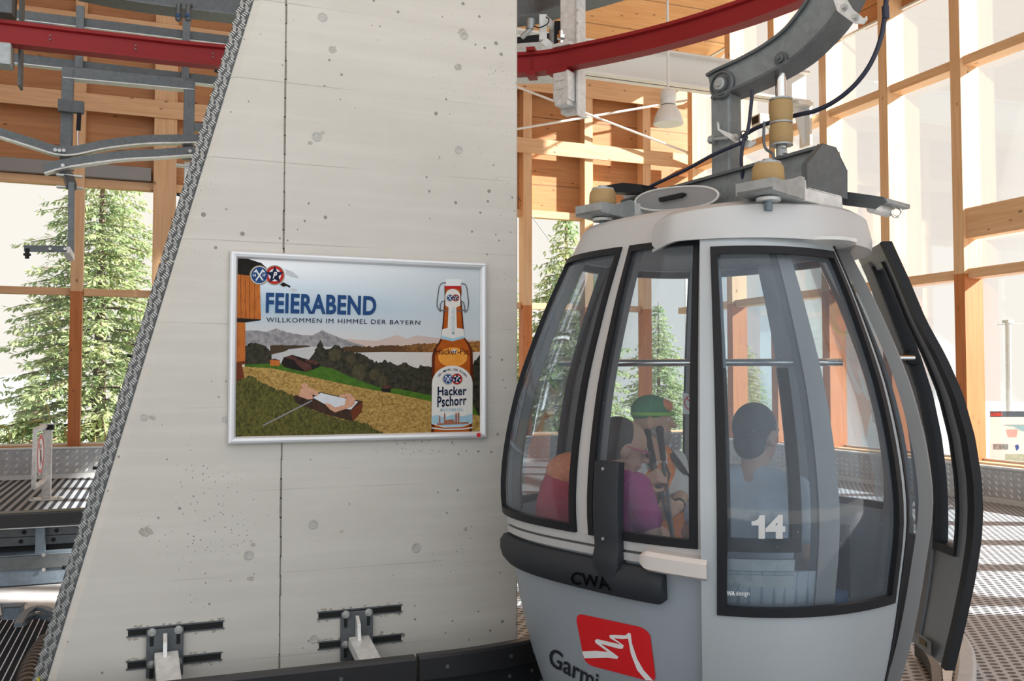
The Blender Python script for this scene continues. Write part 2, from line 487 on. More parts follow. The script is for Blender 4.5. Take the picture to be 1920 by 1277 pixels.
def stroke2d(pts, w):
    "a line of width w as a flat band"
    out = []; back = []
    n = len(pts)
    for i in range(n):
        a = pts[max(i - 1, 0)]; b = pts[min(i + 1, n - 1)]
        dx, dy = b[0] - a[0], b[1] - a[1]; L = math.hypot(dx, dy) or 1
        ww = w[i] if isinstance(w, (list, tuple)) else w
        out.append((pts[i][0] - dy / L * ww / 2, pts[i][1] + dx / L * ww / 2)); back.append((pts[i][0] + dy / L * ww / 2, pts[i][1] - dx / L * ww / 2))
    vs = out + back
    return vs, [(i, i + 1, n + i + 1, n + i) for i in range(n - 1)]
def disc2d(cx, cy, rx, ry=None, n=24, r0=0.0):
    ry = ry or rx
    if not r0: return poly2d([(cx + rx * math.cos(2 * PI * k / n), cy + ry * math.sin(2 * PI * k / n)) for k in range(n)])
    vs = [(cx + rx * q * math.cos(2 * PI * k / n), cy + ry * q * math.sin(2 * PI * k / n)) for q in (1, r0) for k in range(n)]
    return vs, [(k, (k + 1) % n, n + (k + 1) % n, n + k) for k in range(n)]
# ================================================================ THE HALL
XR, YB, HEAD, TRAN = 9.6, 15.3, 4.45, 2.75
def ceil_z(y): return 7.2 + 0.45 * (YB - y)
# floor pieces
m = MB(); m.box((1.9, -3, -0.12), (XR + 0.2, YB, 0.0)); struct(m.build('floor', 'perforated_deck', loc=(6, 6, 0)))
m = MB(); m.box((-6, 7.62, -0.12), (1.9, YB, 0.0)); struct(m.build('floor_2', 'ribbed_deck', loc=(-2, 11, 0)))
m = MB(); m.box((-6, -3, -0.12), (1.9, 6.45, 0.0)); struct(m.build('floor_3', 'bar_grating', loc=(-2, 3, 0)))
m = MB(); m.box((-6, 6.45, -0.16), (1.9, 7.62, -0.01)); struct(m.build('floor_4', 'kerb_white', loc=(-2, 7, 0)))
# roof boarding, its rise towards the mouth invented to let the sun in
m = MB(); y0 = -2.0
m.hexa([(-6, y0, ceil_z(y0)), (XR + .3, y0, ceil_z(y0)), (XR + .3, YB + .2, ceil_z(YB + .2)), (-6, YB + .2, ceil_z(YB + .2)),
        (-6, y0, ceil_z(y0) + .25), (XR + .3, y0, ceil_z(y0) + .25), (XR + .3, YB + .2, ceil_z(YB + .2) + .25), (-6, YB + .2, ceil_z(YB + .2) + .25)])
struct(m.build('ceiling', 'boarding_ceiling', loc=(2, 6, 8)))
# boarded walls
m = MB(); m.box((-6, YB, HEAD), (XR + .2, YB + .12, ceil_z(YB) + .2)); struct(m.build('wall_back', 'boarding_wall', loc=(2, YB, 6)))
m = MB(); m.box((-5.12, 5, -0.1), (-5, YB, ceil_z(5))); struct(m.build('wall_left_dimming', 'boarding_wall', loc=(-6, 10, 4)))  # unseen wall added to darken the left back of the hall
m = MB(); m.box((XR, -2, -0.1), (XR + .12, 2.0, ceil_z(-2))); struct(m.build('wall_right_sunblock', 'boarding_wall', loc=(XR, 0, 4)))  # unseen solid stretch added to keep the sun off the cabin
m = MB(); m.hexa([(XR - .02, 2.0, 6.6), (XR + .12, 2.0, 6.6), (XR + .12, 10.6, 6.6), (XR - .02, 10.6, 6.6), (XR - .02, 2.0, ceil_z(2)), (XR + .12, 2.0, ceil_z(2)), (XR + .12, 10.6, ceil_z(10.6)), (XR - .02, 10.6, ceil_z(10.6))]); struct(m.build('fascia_right_sunblock', 'boarding_wall', loc=(XR, 6, 9)))  # unseen boarding added above the glass to stop sun reaching the left deck
tn = [0]
def timber(name, mat, lo, hi, stained_below=None, cut=0.006):
    "one squared timber of the hall's frame"
    tn[0] += 1
    c = (Vector(lo) + Vector(hi)) / 2
    if stained_below is None:
        m = MB(); m.box(lo, hi); o = m.build('trim_%d' % tn[0], mat, loc=c, bevel=cut)
    else:
        m = MB(); m.box((lo[0], lo[1], stained_below), hi); m.cur = 1; m.box(lo, (hi[0], hi[1], stained_below))
        o = m.build('trim_%d' % tn[0], [mat, 'timber_stained'], loc=c)
    return struct(o)
# back wall: uprights, rails, header
STUD = [6.15 + 1.21 * k for k in range(-8, 3)]
KB = 0.42                         # the sill on top of the kick boards
for i, x in enumerate(STUD):
    w = 0.165
    if i == 3: w = 0.33
    if i in (0, 4, 5): continue
    timber('u', 'timber_upright', (x - w / 2, YB - 0.22, KB), (x + w / 2, YB - 0.003, ceil_z(YB) - .05), TRAN)
X0, X1 = -4.98, XR - 0.1
timber('rail', 'timber_along_x', (X0, YB - 0.26, 5.47), (X1, YB - 0.225, 5.74))
timber('rail', 'timber_along_x', (X0, YB - 0.26, 6.60), (X1, YB - 0.225, 6.95))
timber('header', 'timber_along_x', (X0, YB - 0.10, HEAD - 0.10), (X1, YB + 0.02, HEAD + 0.03))
timber('sill', 'timber_along_x', (X0, YB - 0.10, KB), (X1, YB + 0.02, KB + 0.05))
for i in range(1, len(STUD) - 1):
    if i in (4,): continue
    a, b = STUD[i] + .09, STUD[i + 1] - .09
    if i == 3: a += .08
    if i == 2: b -= .08
    if i in (4, 5): continue
    timber('t', 'timber_along_x', (a, YB - 0.12, TRAN - 0.055), (b, YB - 0.01, TRAN + 0.055))
# dark blind boxes under the boarding
blind = tag((lambda m: (m.box((X0, YB - 0.20, HEAD + 0.04), (STUD[3] - .2, YB - 0.02, HEAD + 0.24)), m)[1])(MB()).build('blind_box', 'inner_lining', loc=(-1.5, YB - .1, HEAD), bevel=.01), 'long grey blind box above the window beside the spruce', 'blind box')
# right glass wall: uprights and transoms
POST = [8.53 + 1.225 * k for k in range(-5, 6)]
for i, y in enumerate(POST):
    if y > YB - .3: continue
    timber('u', 'timber_upright', (9.30, y, KB), (XR, y + 0.16, ceil_z(y) - .01), TRAN)
for i in range(len(POST)):
    a = POST[i] + .16; b = POST[i + 1] if i + 1 < len(POST) else YB
    if a > YB - .4: continue
    b = min(b, YB)
    for z in (TRAN, 5.42, 8.1) if POST[i] > 10 else (TRAN, 5.42):
        if z < ceil_z(b) - .1: timber('t', 'timber_along_y', (9.36, a, z - .06), (XR - .02, b, z + .06), cut=0.004)
timber('beam', 'timber_along_y', (9.34, 2.4, 3.18), (9.50, POST[5] + .02, 3.56))
timber('sill', 'timber_along_y', (9.34, 2.2, KB - .03), (XR, YB, KB + .02))
timber('rafter', 'timber_along_y', (9.36, 2.2, 11.2), (9.6, 4.0, 11.5))
# panes
wnn = [0]
def window(lo, hi, ax):
    "one pane in its light aluminium beads; ax is the wall's normal axis"
    wnn[0] += 1
    c = (Vector(lo) + Vector(hi)) / 2
    m = MB(); m.box(lo, hi); g = struct(m.build('window_%d' % wnn[0], 'window_glass', loc=c))
    m = MB(); t = 0.028; d = Vector((0, 0, 0)); d[ax] = 0.02
    o = 1 - ax
    A = Vector(lo); B = Vector(hi)
    def strip(u0, u1, z0, z1):
        l = Vector(A); h = Vector(B); l[o] = u0; h[o] = u1; l.z = z0; h.z = z1; l -= d; h += d
        m.box(l, h)
    strip(A[o], A[o] + t, A.z, B.z); strip(B[o] - t, B[o], A.z, B.z); strip(A[o], B[o], A.z, A.z + t); strip(A[o], B[o], B.z - t, B.z)
    m.build('frame', 'zinc_edge', root=g)
for i in range(1, len(STUD) - 1):
    if i in (4, 5): continue
    for z0, z1 in ((KB + .04, TRAN), (TRAN, HEAD - .05)):
        window((STUD[i] + .02, YB + .02, z0), (STUD[i + 1] - .02, YB + .032, z1), 1)
for i in range(len(POST)):
    b = POST[i + 1] if i + 1 < len(POST) else YB
    if POST[i] > YB - .4: continue
    b = min(b, YB)
    zs = [KB + .02, TRAN, 5.42, 8.1 if POST[i] > 10 else 6.58, ceil_z(b) - .02 if POST[i] > 10 else 6.59]
    zs = [z for z in zs if z <= zs[-1]]
    for z0, z1 in zip(zs[:-1], zs[1:]):
        if z1 - z0 < .1: continue
        window((XR - .03, POST[i] + .08, z0), (XR - .018, b + .06, z1), 0)
# kick boards of raised-pattern plate
def kick(name, p, q, z0, z1, nrm, mat='aluminium_plate', pitch=0.13):
    p, q, nrm = Vector(p), Vector(q), Vector(nrm)
    m = MB(); d = q - p; L = d.length; d /= L
    c = (p + q) / 2 + Vector((0, 0, (z0 + z1) / 2))
    m.obox(c, d * L / 2, nrm * .012, Vector((0, 0, (z1 - z0) / 2)))
    m.cur = 1
    nrow = int((z1 - z0) / (pitch * .58))
    k = int(L / pitch)
    for j in range(nrow):
        z = z0 + (j + .5) * (z1 - z0) / nrow
        for i in range(k):
            s = (i + .5 + (0 if j % 2 else .0)) * pitch
            if s > L - .05: continue
            cc = p + d * s + Vector((0, 0, z)) + nrm * .013
            a = (d * .7 + Vector((0, 0, .7))) * (pitch * .33); b = (d * .5 - Vector((0, 0, .5))) * (pitch * .26)
            m.add([cc - a, cc + b * .8, cc + a, cc - b * .8, cc + nrm * .006 - a * .6, cc + nrm * .006 + b * .4, cc + nrm * .006 + a * .6, cc + nrm * .006 - b * .4],
                  [(4, 5, 6, 7), (0, 1, 5, 4), (1, 2, 6, 5), (2, 3, 7, 6), (3, 0, 4, 7)])
    m.cur = 2
    m.obox((p + q) / 2 + Vector((0, 0, z1 + .01)), d * L / 2, nrm * .045, Vector((0, 0, .012)))
    m.obox((p + q) / 2 + Vector((0, 0, z0 - .03)) + nrm * .03, d * L / 2, nrm * .03, Vector((0, 0, .03)))
    return struct(m.build(name, [mat, 'galvanised_bright', 'zinc_edge'], loc=(c.x, c.y, z0)))
kick('baseboard_back', (-4.5, YB - .34, 0), (XR - .4, YB - .34, 0), 0.06, 0.43, (0, -1, 0))
kick('baseboard_right', (9.22, 2.2, 0), (9.22, YB - .4, 0), 0.06, 0.40, (-1, 0, 0), pitch=0.10)
# ---------------------------------------------------------------- hall steelwork
def pxs(fn, pts, *a): return [fn(x, y, *a) for x, y in pts]
# bracing rods on the back wall
for (a, b), lab in ((((962, 160), (1318, 297)), 'thin pale bracing rod running down from the pylon to the timber rail'), (((962, 243), (1330, 181)), 'thin pale bracing rod running up behind the pendant lamp'),
                    ((((958, 352), (1030, 450))), 'thin dark stay cable in front of the window beside the cabin roof')):
    yy = YB - .10 if 'dark' in lab else (YB - .42 if 'running down' in lab else YB - .36)
    p, q = onY(*a, yy), onY(*b, yy)
    m = MB(); m.cyl(p, q, 0.022 if 'dark' not in lab else .008, 8)
    t = thing('bracing_rod' if 'cable' not in lab else 'stay_cable', lab, 'rod' if 'cable' not in lab else 'cable', q)
    m.build('rod', 'white_steel' if 'dark' not in lab else 'galvanised_dark', root=t)
    if 'dark' not in lab:
        d = (q - p).normalized()
        m = MB(); m.bar(q - d * .35, q + d * .1, .04, .12, up=(0, -1, 0)); m.build('end_plate', 'white_steel', root=t)
for xa, ya, xb, yb in ((1172, 0, 1128, 148), (1251, 0, 1251, 66)):
    p, q = onY(xa, ya - 60, YB - .8 if xa < 1200 else YB - 1), onY(xb, yb, YB - .8 if xa < 1200 else YB - 1)
    p = q + (p - q) * min(1, (ceil_z(q.y) - .01 - q.z) / (p.z - q.z))
    m = MB(); m.cyl(p, q, .016, 8); tag(m.build('tie_rod', 'timber_along_y' if xa < 1200 else 'white_steel', loc=q), 'slanting brown tie rod under the roof boards' if xa < 1200 else 'straight pale tie rod dropping from the roof boards', 'rod')
# pale girder crossing to the glass wall
YG = 11.42
gt, gb = onY(1330, 112, YG).z, onY(1330, 172, YG).z
g = thing('steel_girder', 'pale steel girder running above the pendant lamp to the glass wall', 'girder', (5.5, YG, gb))
xe = 9.28
pr = lambda y0, y1, z0, z1, x0=1.9, x1=xe: MB().box((x0, y0, z0), (x1, y1, z1))
pr(YG - .012, YG + .012, gb, gt).build('web', 'white_steel', root=g)
pr(YG - .13, YG + .13, gt - .03, gt).build('top_flange', 'white_steel', root=g)
pr(YG - .13, YG + .13, gb, gb + .03).build('bottom_flange', 'white_steel', root=g)
m = MB(); pb = onX(1550, 180, 9.29)
m.box((9.02, YG - .16, gb - .06), (9.29, YG + .16, gb - .005)); m.prism([(9.29, YG, gb - .06), (9.05, YG, gb - .06), (9.22, YG, gb - .62), (9.29, YG, gb - .62)], (0, .03, 0)); m.box((9.25, YG - .12, gb - .66), (9.295, YG + .12, gb - .06))
m.build('wall_bracket', 'white_steel', root=g)
# pendant lamp
LP = W((1253 - 960) / FPX * 11.6, 11.6, 0)
lz = lambda y: onY(1253, y, LP.y).z
LP = onY(1253, 215, LP.y)
lr = 0.19
t = thing('pendant_lamp', 'white bell shaped pendant lamp hanging below the pale girder', 'lamp', (LP.x, LP.y, lz(235)))
m = MB(); m.lathe((LP.x, LP.y, lz(233)), (0, 0, 1), [(lr, 0), (lr * 1.01, .012), (lr * .97, .05), (lr * .86, .12), (lr * .68, .19), (lr * .45, .245), (lr * .44, .25), (lr * .42, .24), (lr * .64, .18), (lr * .82, .11), (lr * .94, .045), (lr * .97, .006)], 36)
m.build('shade', 'lamp_white', root=t, smooth=True)
z0 = lz(233) + .24
m = MB(); m.lathe((LP.x, LP.y, z0), (0, 0, 1), [(.085, 0), (.098, .01), (.098, .09), (.105, .095), (.105, .17), (.09, .19), (.03, .2)], 28); m.build('lamp_housing', 'lamp_white', root=t, smooth=True)
m = MB(); m.lathe((LP.x, LP.y, z0 - .012), (0, 0, 1), [(.09, 0), (.093, .014)], 28); m.build('collar', 'rubber_black', root=t)
m = MB(); m.cyl((LP.x, LP.y, z0 + .19), (LP.x, LP.y, ceil_z(LP.y)), .016, 10); m.build('stem', 'white_steel', root=t)
# floodlight on the glass wall
p = onX(1428, 227, 9.1)
t = thing('floodlight', 'small pale floodlight on the glass wall behind the hanger cable', 'lamp', p)
m = MB(); m.box((p.x - .12, p.y - .12, p.z - .09), (p.x + .1, p.y + .12, p.z + .09)); m.build('housing', 'white_steel', root=t, bevel=.02)
m = MB(); m.box((p.x - .128, p.y - .085, p.z - .055), (p.x - .119, p.y + .085, p.z + .06)); m.build('lens', 'rubber_black', root=t)
m = MB(); m.bar(p, (9.32, p.y, p.z - .15), .04, .04); m.build('bracket', 'white_steel', root=t)
# ---------------------------------------------------------------- red overhead rail, one curve behind the pylon
ZR = 3.65
rp = smooth_path(pxs(onZ, [(-140, 45), (0, 61), (200, 84), (430, 108), (700, 123), (975, 121), (1100, 102), (1250, 68), (1400, 22), (1520, -26), (1660, -100)], ZR), 8)
rr = thing('overhead_rail', 'red curved overhead rail passing behind the concrete pylon above the cabin', 'rail', rp[len(rp) // 2])
hh = .078
m = MB(); m.sweep(rp, [(-.045, -hh), (.055, -hh), (.055, -hh + .012), (.010, -hh + .016), (.010, hh - .03), (.032, hh - .022), (.032, hh), (-.045, hh)])
m.build('rail_profile', 'red_enamel', root=rr)
def along(px):
    return min(range(len(rp)), key=lambda i: abs(proj(rp[i])[0] - px))
for px in (993,):
    i = along(px); p = rp[i]; d = (rp[i + 1] - rp[i - 1]).normalized(); x = d.cross(Vector((0, 0, 1)))
    m = MB(); m.obox(p + Vector((0, 0, hh + .01)), d * .03, x * .06, Vector((0, 0, .012))); m.obox(p - Vector((0, 0, hh + .01)), d * .03, x * .06, Vector((0, 0, .012))); m.obox(p + x * .012, d * .003, x * .006, Vector((0, 0, .07)))
    m.build('joint_clamp', 'red_enamel', root=rr)
for px in (105, 258, 396):
    i = along(px); p = rp[i]; d = (rp[i + 1] - rp[i - 1]).normalized(); x = d.cross(Vector((0, 0, 1)))
    for s in (-1, 1):
        q = p + x * .012 + Vector((0, 0, s * .012)); m = MB(); m.cyl(q, q + x * .006, .0055, 8); m.build('bolt', 'galvanised_mid', root=rr)
# hanger with clamps carrying the rail (right of the pylon)
i = along(1062); p = rp[i]; d = (rp[i + 1] - rp[i - 1]).normalized(); x = d.cross(Vector((0, 0, 1)))
ZU = 4.32
t = thing('rail_hanger', 'grey bolted hanger clamping the red rail beside the concrete pylon', 'bracket', p)
b = p - x * .10
m = MB(); m.obox(b + Vector((0, 0, .16)), d * .062, x * .045, Vector((0, 0, .52))); m.obox(b + d * .075 + Vector((0, 0, .13)), d * .008, x * .06, Vector((0, 0, .52))); m.build('column', 'galvanised_bright', root=t, bevel=.004)
m = MB(); m.obox(p - Vector((0, 0, hh + .12)), d * .06, x * .055, Vector((0, 0, .10))); m.obox(p - Vector((0, 0, hh + .235)), d * .05, x * .055, Vector((0, 0, .018))); m.build('lower_clamp', 'galvanised_bright', root=t, bevel=.006)
m = MB(); m.obox(p - Vector((0, 0, hh + .014)) - d * .03, d * .075, x * .06, Vector((0, 0, .014))); m.build('clamp_pad', 'red_enamel', root=t, bevel=.003)
m = MB(); m.obox(p + Vector((0, 0, hh + .012)), d * .07, x * .05, Vector((0, 0, .012))); m.build('upper_plate', 'galvanised_bright', root=t, bevel=.003)
for k, dz in enumerate((.06, .10, .13)):
    m = MB(); q = p + x * .03 - d * .01 + Vector((0, 0, hh + dz - .03)); m.cyl(q - Vector((0, 0, .012)), q + Vector((0, 0, .012)), (.02, .03, .016)[k], 6); m.build('nut', 'chrome', root=t)
for k in range(3):
    q = b + d * .078 + x * .05 + Vector((0, 0, .25 + .09 * k)); m = MB(); m.cyl(q, q + x * .012, .010, 8); m.build('bolt', 'bolt_zinc', root=t)
for dz in (-.14, -.20):
    q = p + x * .055 + Vector((0, 0, -hh + dz + .06)); m = MB(); m.bar(q - d * .03, q + d * .03, .012, .014); m.build('rivet_strip', 'galvanised_bright', root=t)
# bracket arm, pivot tube and sensor left of that hanger
def at(px, py, v): 
    dd = ray(px, py); return EYE + dd * (v / dd.dot(F))
t = thing('switch_bracket', 'pale folded steel bracket with a small proximity switch under the grey guide beam', 'bracket', at(1020, 95, 6.5))
m = MB()
for a, bq, w in (((1018, 28), (1018, 76), .055), ((1018, 76), (1040, 94), .055), ((1022, 36), (1042, 55), .05)): m.bar(at(*a, 6.45), at(*bq, 6.45 if w == .055 else 6.6), w, .03, up=-F)
m.build('folded_arm', 'galvanised_bright', root=t, bevel=.003)
m = MB(); m.cyl(at(1037, 50, 6.6), at(1037, 92, 6.6), .028, 14); m.build('pivot_tube', 'galvanised_steel', root=t, smooth=True)
m = MB(); m.cyl(at(995, 36, 6.4), at(994, 55, 6.4), .028, 12); m.cyl(at(994, 55, 6.4), at(978, 70, 6.4), .018, 10); m.build('proximity_switch', 'galvanised_steel', root=t, smooth=True)
m = MB(); m.tube(smooth_path([at(998, 46, 6.4), at(1010, 52, 6.38), at(1026, 45, 6.4), at(1029, 36, 6.4), at(1024, 32, 6.42)], 5), .005, 6); m.build('cable', 'cable_black', root=t)
m = MB(); m.bar(at(1046, 40, 6.55), at(1046, 92, 6.55), .05, .02, up=-F); m.build('backing_strip', 'rubber_black', root=t)
# a duct end and a grey machine cover behind
t = thing('machine_cover', 'sloping grey sheet metal cover behind the red rail next to the pylon', 'cover', at(1000, 90, 7.2))
m = MB(); m.prism([at(966, 70, 7.3), at(1030, 62, 7.3), at(1032, 78, 7.3), at(966, 82, 7.3)], F * .6); m.build('vent_slot', 'rubber_black', root=t)
m = MB(); m.prism([at(966, 82, 7.25), at(1040, 76, 7.25), at(1046, 112, 7.25), at(966, 112, 7.25)], F * .6); m.build('shell', 'galvanised_bright', root=t); q = at(990, 72, 7.5); m = MB(); m.cyl(q, (q.x, q.y, ceil_z(q.y)), .02, 8); m.build('drop_rod', 'galvanised_steel', root=t)
# curved grey guide beam above the red rail (tyre conveyor), lamps clipped on it
ZC = 4.28
cp = smooth_path(pxs(onZ, [(150, -28), (265, -6), (455, 18), (700, 40), (968, 22), (1050, 2), (1130, -20), (1250, -60), (1400, -120)], ZC), 8)
gb_ = thing('guide_beam', 'curved dark grey galvanised beam above the red rail', 'beam', cp[len(cp) // 2])
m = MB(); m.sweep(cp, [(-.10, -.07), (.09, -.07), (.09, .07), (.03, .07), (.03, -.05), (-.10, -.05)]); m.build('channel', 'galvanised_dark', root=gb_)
m = MB(); m.sweep([p + Vector((0, 0, -.075)) for p in cp], [(-.10, -.006), (.095, -.006), (.095, .006), (-.10, .006)]); m.build('lower_lip', 'galvanised_mid', root=gb_)
for px, lab in ((346, 'first clear bulb lamp with a blue spot under the dark beam'), (364, 'second clear bulb lamp with a blue spot under the dark beam, nearer the pylon')):
    i = min(range(len(cp)), key=lambda i: abs(proj(cp[i])[0] - px)); q = cp[i] - Vector((0, 0, .05)); dd = (cp[i + 1] - cp[i]).normalized()
    q += (R * ((px - proj(q)[0]) / FPX * (q - EYE).dot(FW)))
    t = thing('bulb_lamp', lab, 'lamp', q, 'bulb lamps under the guide beam')
    m = MB(); m.lathe(q - F * .12 - Vector((0, 0, .13)), (0, 0, 1), [(.001, -.012), (.022, 0), (.026, .025), (.022, .05), (.018, .12)], 14); m.build('bulb', 'galvanised_dark', root=t, smooth=True)
    m = MB(); m.ball(q - F * .138 - Vector((0, 0, .10)), .017, 10, 8); m.build('blue_spot', 'seat_blue', root=t, smooth=True)
    m = MB(); m.bar(q - F * .12 + Vector((0, 0, -.01)), q + F * .02 + Vector((0, 0, 0)), .03, .02); m.build('clip', 'galvanised_dark', root=t)
# left: motor block over the rail and its clamp under it
i = along(10); p = rp[i]; d = (rp[i + 1] - rp[i - 1]).normalized(); x = d.cross(Vector((0, 0, 1)))
t = thing('rail_hanger', 'dark steel hanger block gripping the red rail at the edge of the picture', 'bracket', p)
m = MB(); m.obox(p + Vector((0, 0, .27)) - d * .04, d * .12, x * .09, Vector((0, 0, .17))); m.build('upper_block', 'galvanised_dark', root=t, bevel=.01)
m = MB(); m.obox(p - Vector((0, 0, .15)), d * .075, x * .07, Vector((0, 0, .07))); m.build('lower_clamp', 'galvanised_steel', root=t, bevel=.01)
m = MB(); m.obox(p + d * .105 - x * .115 + Vector((0, 0, .04)), d * .008, x * .06, Vector((0, 0, .35))); m.build('side_plate', 'galvanised_dark', root=t)
for k in range(2):
    q = p - d * (.06 + .03 * k) + x * .09 + Vector((0, 0, .2 + .05 * k)); m = MB(); m.cyl(q, q + x * .02, .014, 6); m.build('bolt', 'bolt_zinc', root=t)
# two straight grey channels behind the rail with two vertical straps
YS = 8.0
def flat(a, b, h, mat, name, root, th=.05, lip=True):
    p, q = onY(*a, YS), onY(*b, YS)
    m = MB(); m.bar(p, q, th, h); m.build(name, mat, root=root, bevel=.004)
    if lip:
        m = MB(); dz = Vector((0, 0, h / 2 + .004)); m.bar(p - dz, q - dz, th + .02, .007); m.build('lower_lip', 'zinc_edge', root=root)
t = thing('support_frame', 'grey steel support frame of two channels and straps behind the red rail', 'frame', onY(250, 90, YS))
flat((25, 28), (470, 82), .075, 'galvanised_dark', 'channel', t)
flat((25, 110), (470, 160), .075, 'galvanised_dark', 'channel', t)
for a, b in (((151, 12), (148, 128)), ((350, 38), (347, 150))):
    p, q = onY(*a, YS - .06), onY(*b, YS - .06); m = MB(); m.bar(p, q, .06, .04, up=(0, -1, 0)); m.build('strap', 'galvanised_mid', root=t, bevel=.003)
p, q = onY(40, 40, YS - .03), onY(100, 100, YS - .03)
m = MB(); m.box((p.x, YS - .06, q.z), (q.x, YS - .03, p.z)); m.build('gusset', 'galvanised_dark', root=t)
YS = 7.7
t = thing('hanging_frame', 'grey square-tube frame hanging over the spruce window with curved guides', 'frame', onY(245, 145, YS))
flat((119, 137), (364, 160), .085, 'galvanised_mid', 'crossbar', t, .074)
for a, b in (((128, 130), (123, 332)), ((356, 152), (352, 300))):
    p, q = onY(*a, YS), onY(*b, YS); m = MB(); m.bar(p, q, .082, .08, up=(0, -1, 0)); m.build('upright', 'galvanised_mid', root=t, bevel=.006)
for a, b in (((352, 238), (420, 242)),):
    p, q = onY(*a, YS), onY(*b, YS); m = MB(); m.bar(p, q, .07, .06); m.build('stub', 'galvanised_mid', root=t, bevel=.004)
for pts in ([(-20, 243), (0, 249), (60, 268), (105, 282), (140, 283), (200, 271), (270, 263), (340, 261), (400, 260)], [(84, 318), (110, 310), (160, 301), (230, 292), (300, 288), (345, 285), (400, 282)]):
    pp = smooth_path(pxs(onY, pts, YS - .09), 6)
    m = MB(); m.sweep(pp, [(-.035, -.03), (.035, -.03), (.035, .03), (-.035, .03)]); g = m.build('curved_guide', 'galvanised_mid', root=t)
    m = MB(); m.sweep([p - Vector((0, 0, .036)) for p in pp], [(-.042, -.006), (.042, -.006), (.042, .006), (-.042, .006)]); m.build('wear_strip', 'galvanised_bright', root=t, parent=g)
for x_, y_ in ((104, 282), (112, 283), (120, 283), (118, 311), (356, 284), (375, 260)):
    q = onY(x_, y_, YS - .125); m = MB(); m.cyl(q, q - Vector((0, .02, 0)), .014, 8); m.build('bolt', 'bolt_zinc', root=t)
p = onY(134, 202, YS - .05); m = MB(); m.box((p.x - .09, p.y - .05, p.z - .045), (p.x + .09, p.y, p.z + .045)); m.build('clamp_plate', 'galvanised_dark', root=t, bevel=.004)
p, q, r_ = onY(149, 205, YS - .08), onY(147, 245, YS - .08), onY(147, 278, YS - .08)
m = MB(); m.cyl(p, q, .016, 10); m.build('gas_strut', 'rubber_black', root=t, smooth=True)
m = MB(); m.cyl(q, r_, .008, 8); m.build('strut_rod', 'chrome', root=t, smooth=True)
t = thing('sensor_arm', 'cranked grey arm with a small sensor hanging before the spruce', 'arm', onY(134, 340, YS))
p, q = onY(128, 330, YS), onY(134, 350, YS - .3)
m = MB(); m.bar(p, q, .07, .05); m.build('offset_link', 'galvanised_mid', root=t, bevel=.004)
m = MB(); m.bar(q + Vector((0, 0, .03)), onY(133, 478, YS - .3), .042, .05, up=(0, -1, 0)); m.build('drop_bar', 'galvanised_mid', root=t, bevel=.004)
c_ = onY(133, 483, YS - .3); e_ = onY(124, 468, YS - .62)
m = MB(); m.bar(c_, e_, .05, .045); m.build('return_bar', 'galvanised_bright', root=t, bevel=.004)
m = MB(); m.bar(onY(124, 467, YS - .62), onY(45, 466, YS - .62), .02, .045); m.build('sensor_plate', 'galvanised_dark', root=t, bevel=.003)
q = onY(51, 474, YS - .63); m = MB(); m.cyl(q + Vector((0, 0, .03)), q - Vector((0, 0, .04)), .014, 10); m.cyl(q + Vector((0, 0, -.005)), q - Vector((0, 0, .02)), .024, 6); m.build('sensor', 'rubber_black', root=t)
for x_ in (122, 94): 
    q = onY(x_, 467, YS - .632); m = MB(); m.cyl(q, q - Vector((0, .012, 0)), .01, 8); m.build('bolt', 'bolt_zinc', root=t)
for y_ in (330, 352):
    q = onY(131, y_, YS - .05); m = MB(); m.bar(q - Vector((.09, 0, 0)), q + Vector((.09, 0, 0)), .06, .012); m.build('u_clamp', 'bolt_zinc', root=t)
p = onY(352, 305, YS); t = thing('drop_post', 'short grey hanging post close to the slanted pylon edge', 'post', p)
m = MB(); m.bar(p, p - Vector((0, 0, .32)), .05, .05, up=(0, -1, 0)); m.build('post', 'galvanised_bright', root=t, bevel=.003)
m = MB(); m.bar(p - Vector((.09, 0, .03)), p + Vector((.09, 0, -.03)), .08, .015); m.build('u_clamp', 'bolt_zinc', root=t)
# ================================================================ CONCRETE PYLON
YP = 4.42
la, lb = onY(345, 480, YP), onY(104, 1277, YP)
def xl(z): return lb.x + (la.x - lb.x) * (z - lb.z) / (la.z - lb.z)
XPR = onY(967, 300, YP).x + .012
ZT, ZB, YPB = 5.2, -0.1, 5.05
pyl = thing('concrete_pylon', 'tall slanted raw concrete pylon carrying the framed advertising poster', 'pylon', ((xl(0) + XPR) / 2, YP + .3, ZB))
def ring(z):
    a = xl(z)
    return [(a, YP, z), (XPR - .010, YP, z), (XPR, YP + .010, z), (XPR - .02, YPB, z), (a + .28, YPB, z), (a - .085, YP + .085, z), (a - .032, YP + .026, z)]
lo, hi = ring(ZB), ring(ZT); n = 7
m = MB(); m.add(lo + hi, [tuple(range(n))[::-1], tuple(range(n, 2 * n))] + [(i, (i + 1) % n, (i + 1) % n + n, i + n) for i in range(n)])
m.build('body', 'cast_concrete', root=pyl)
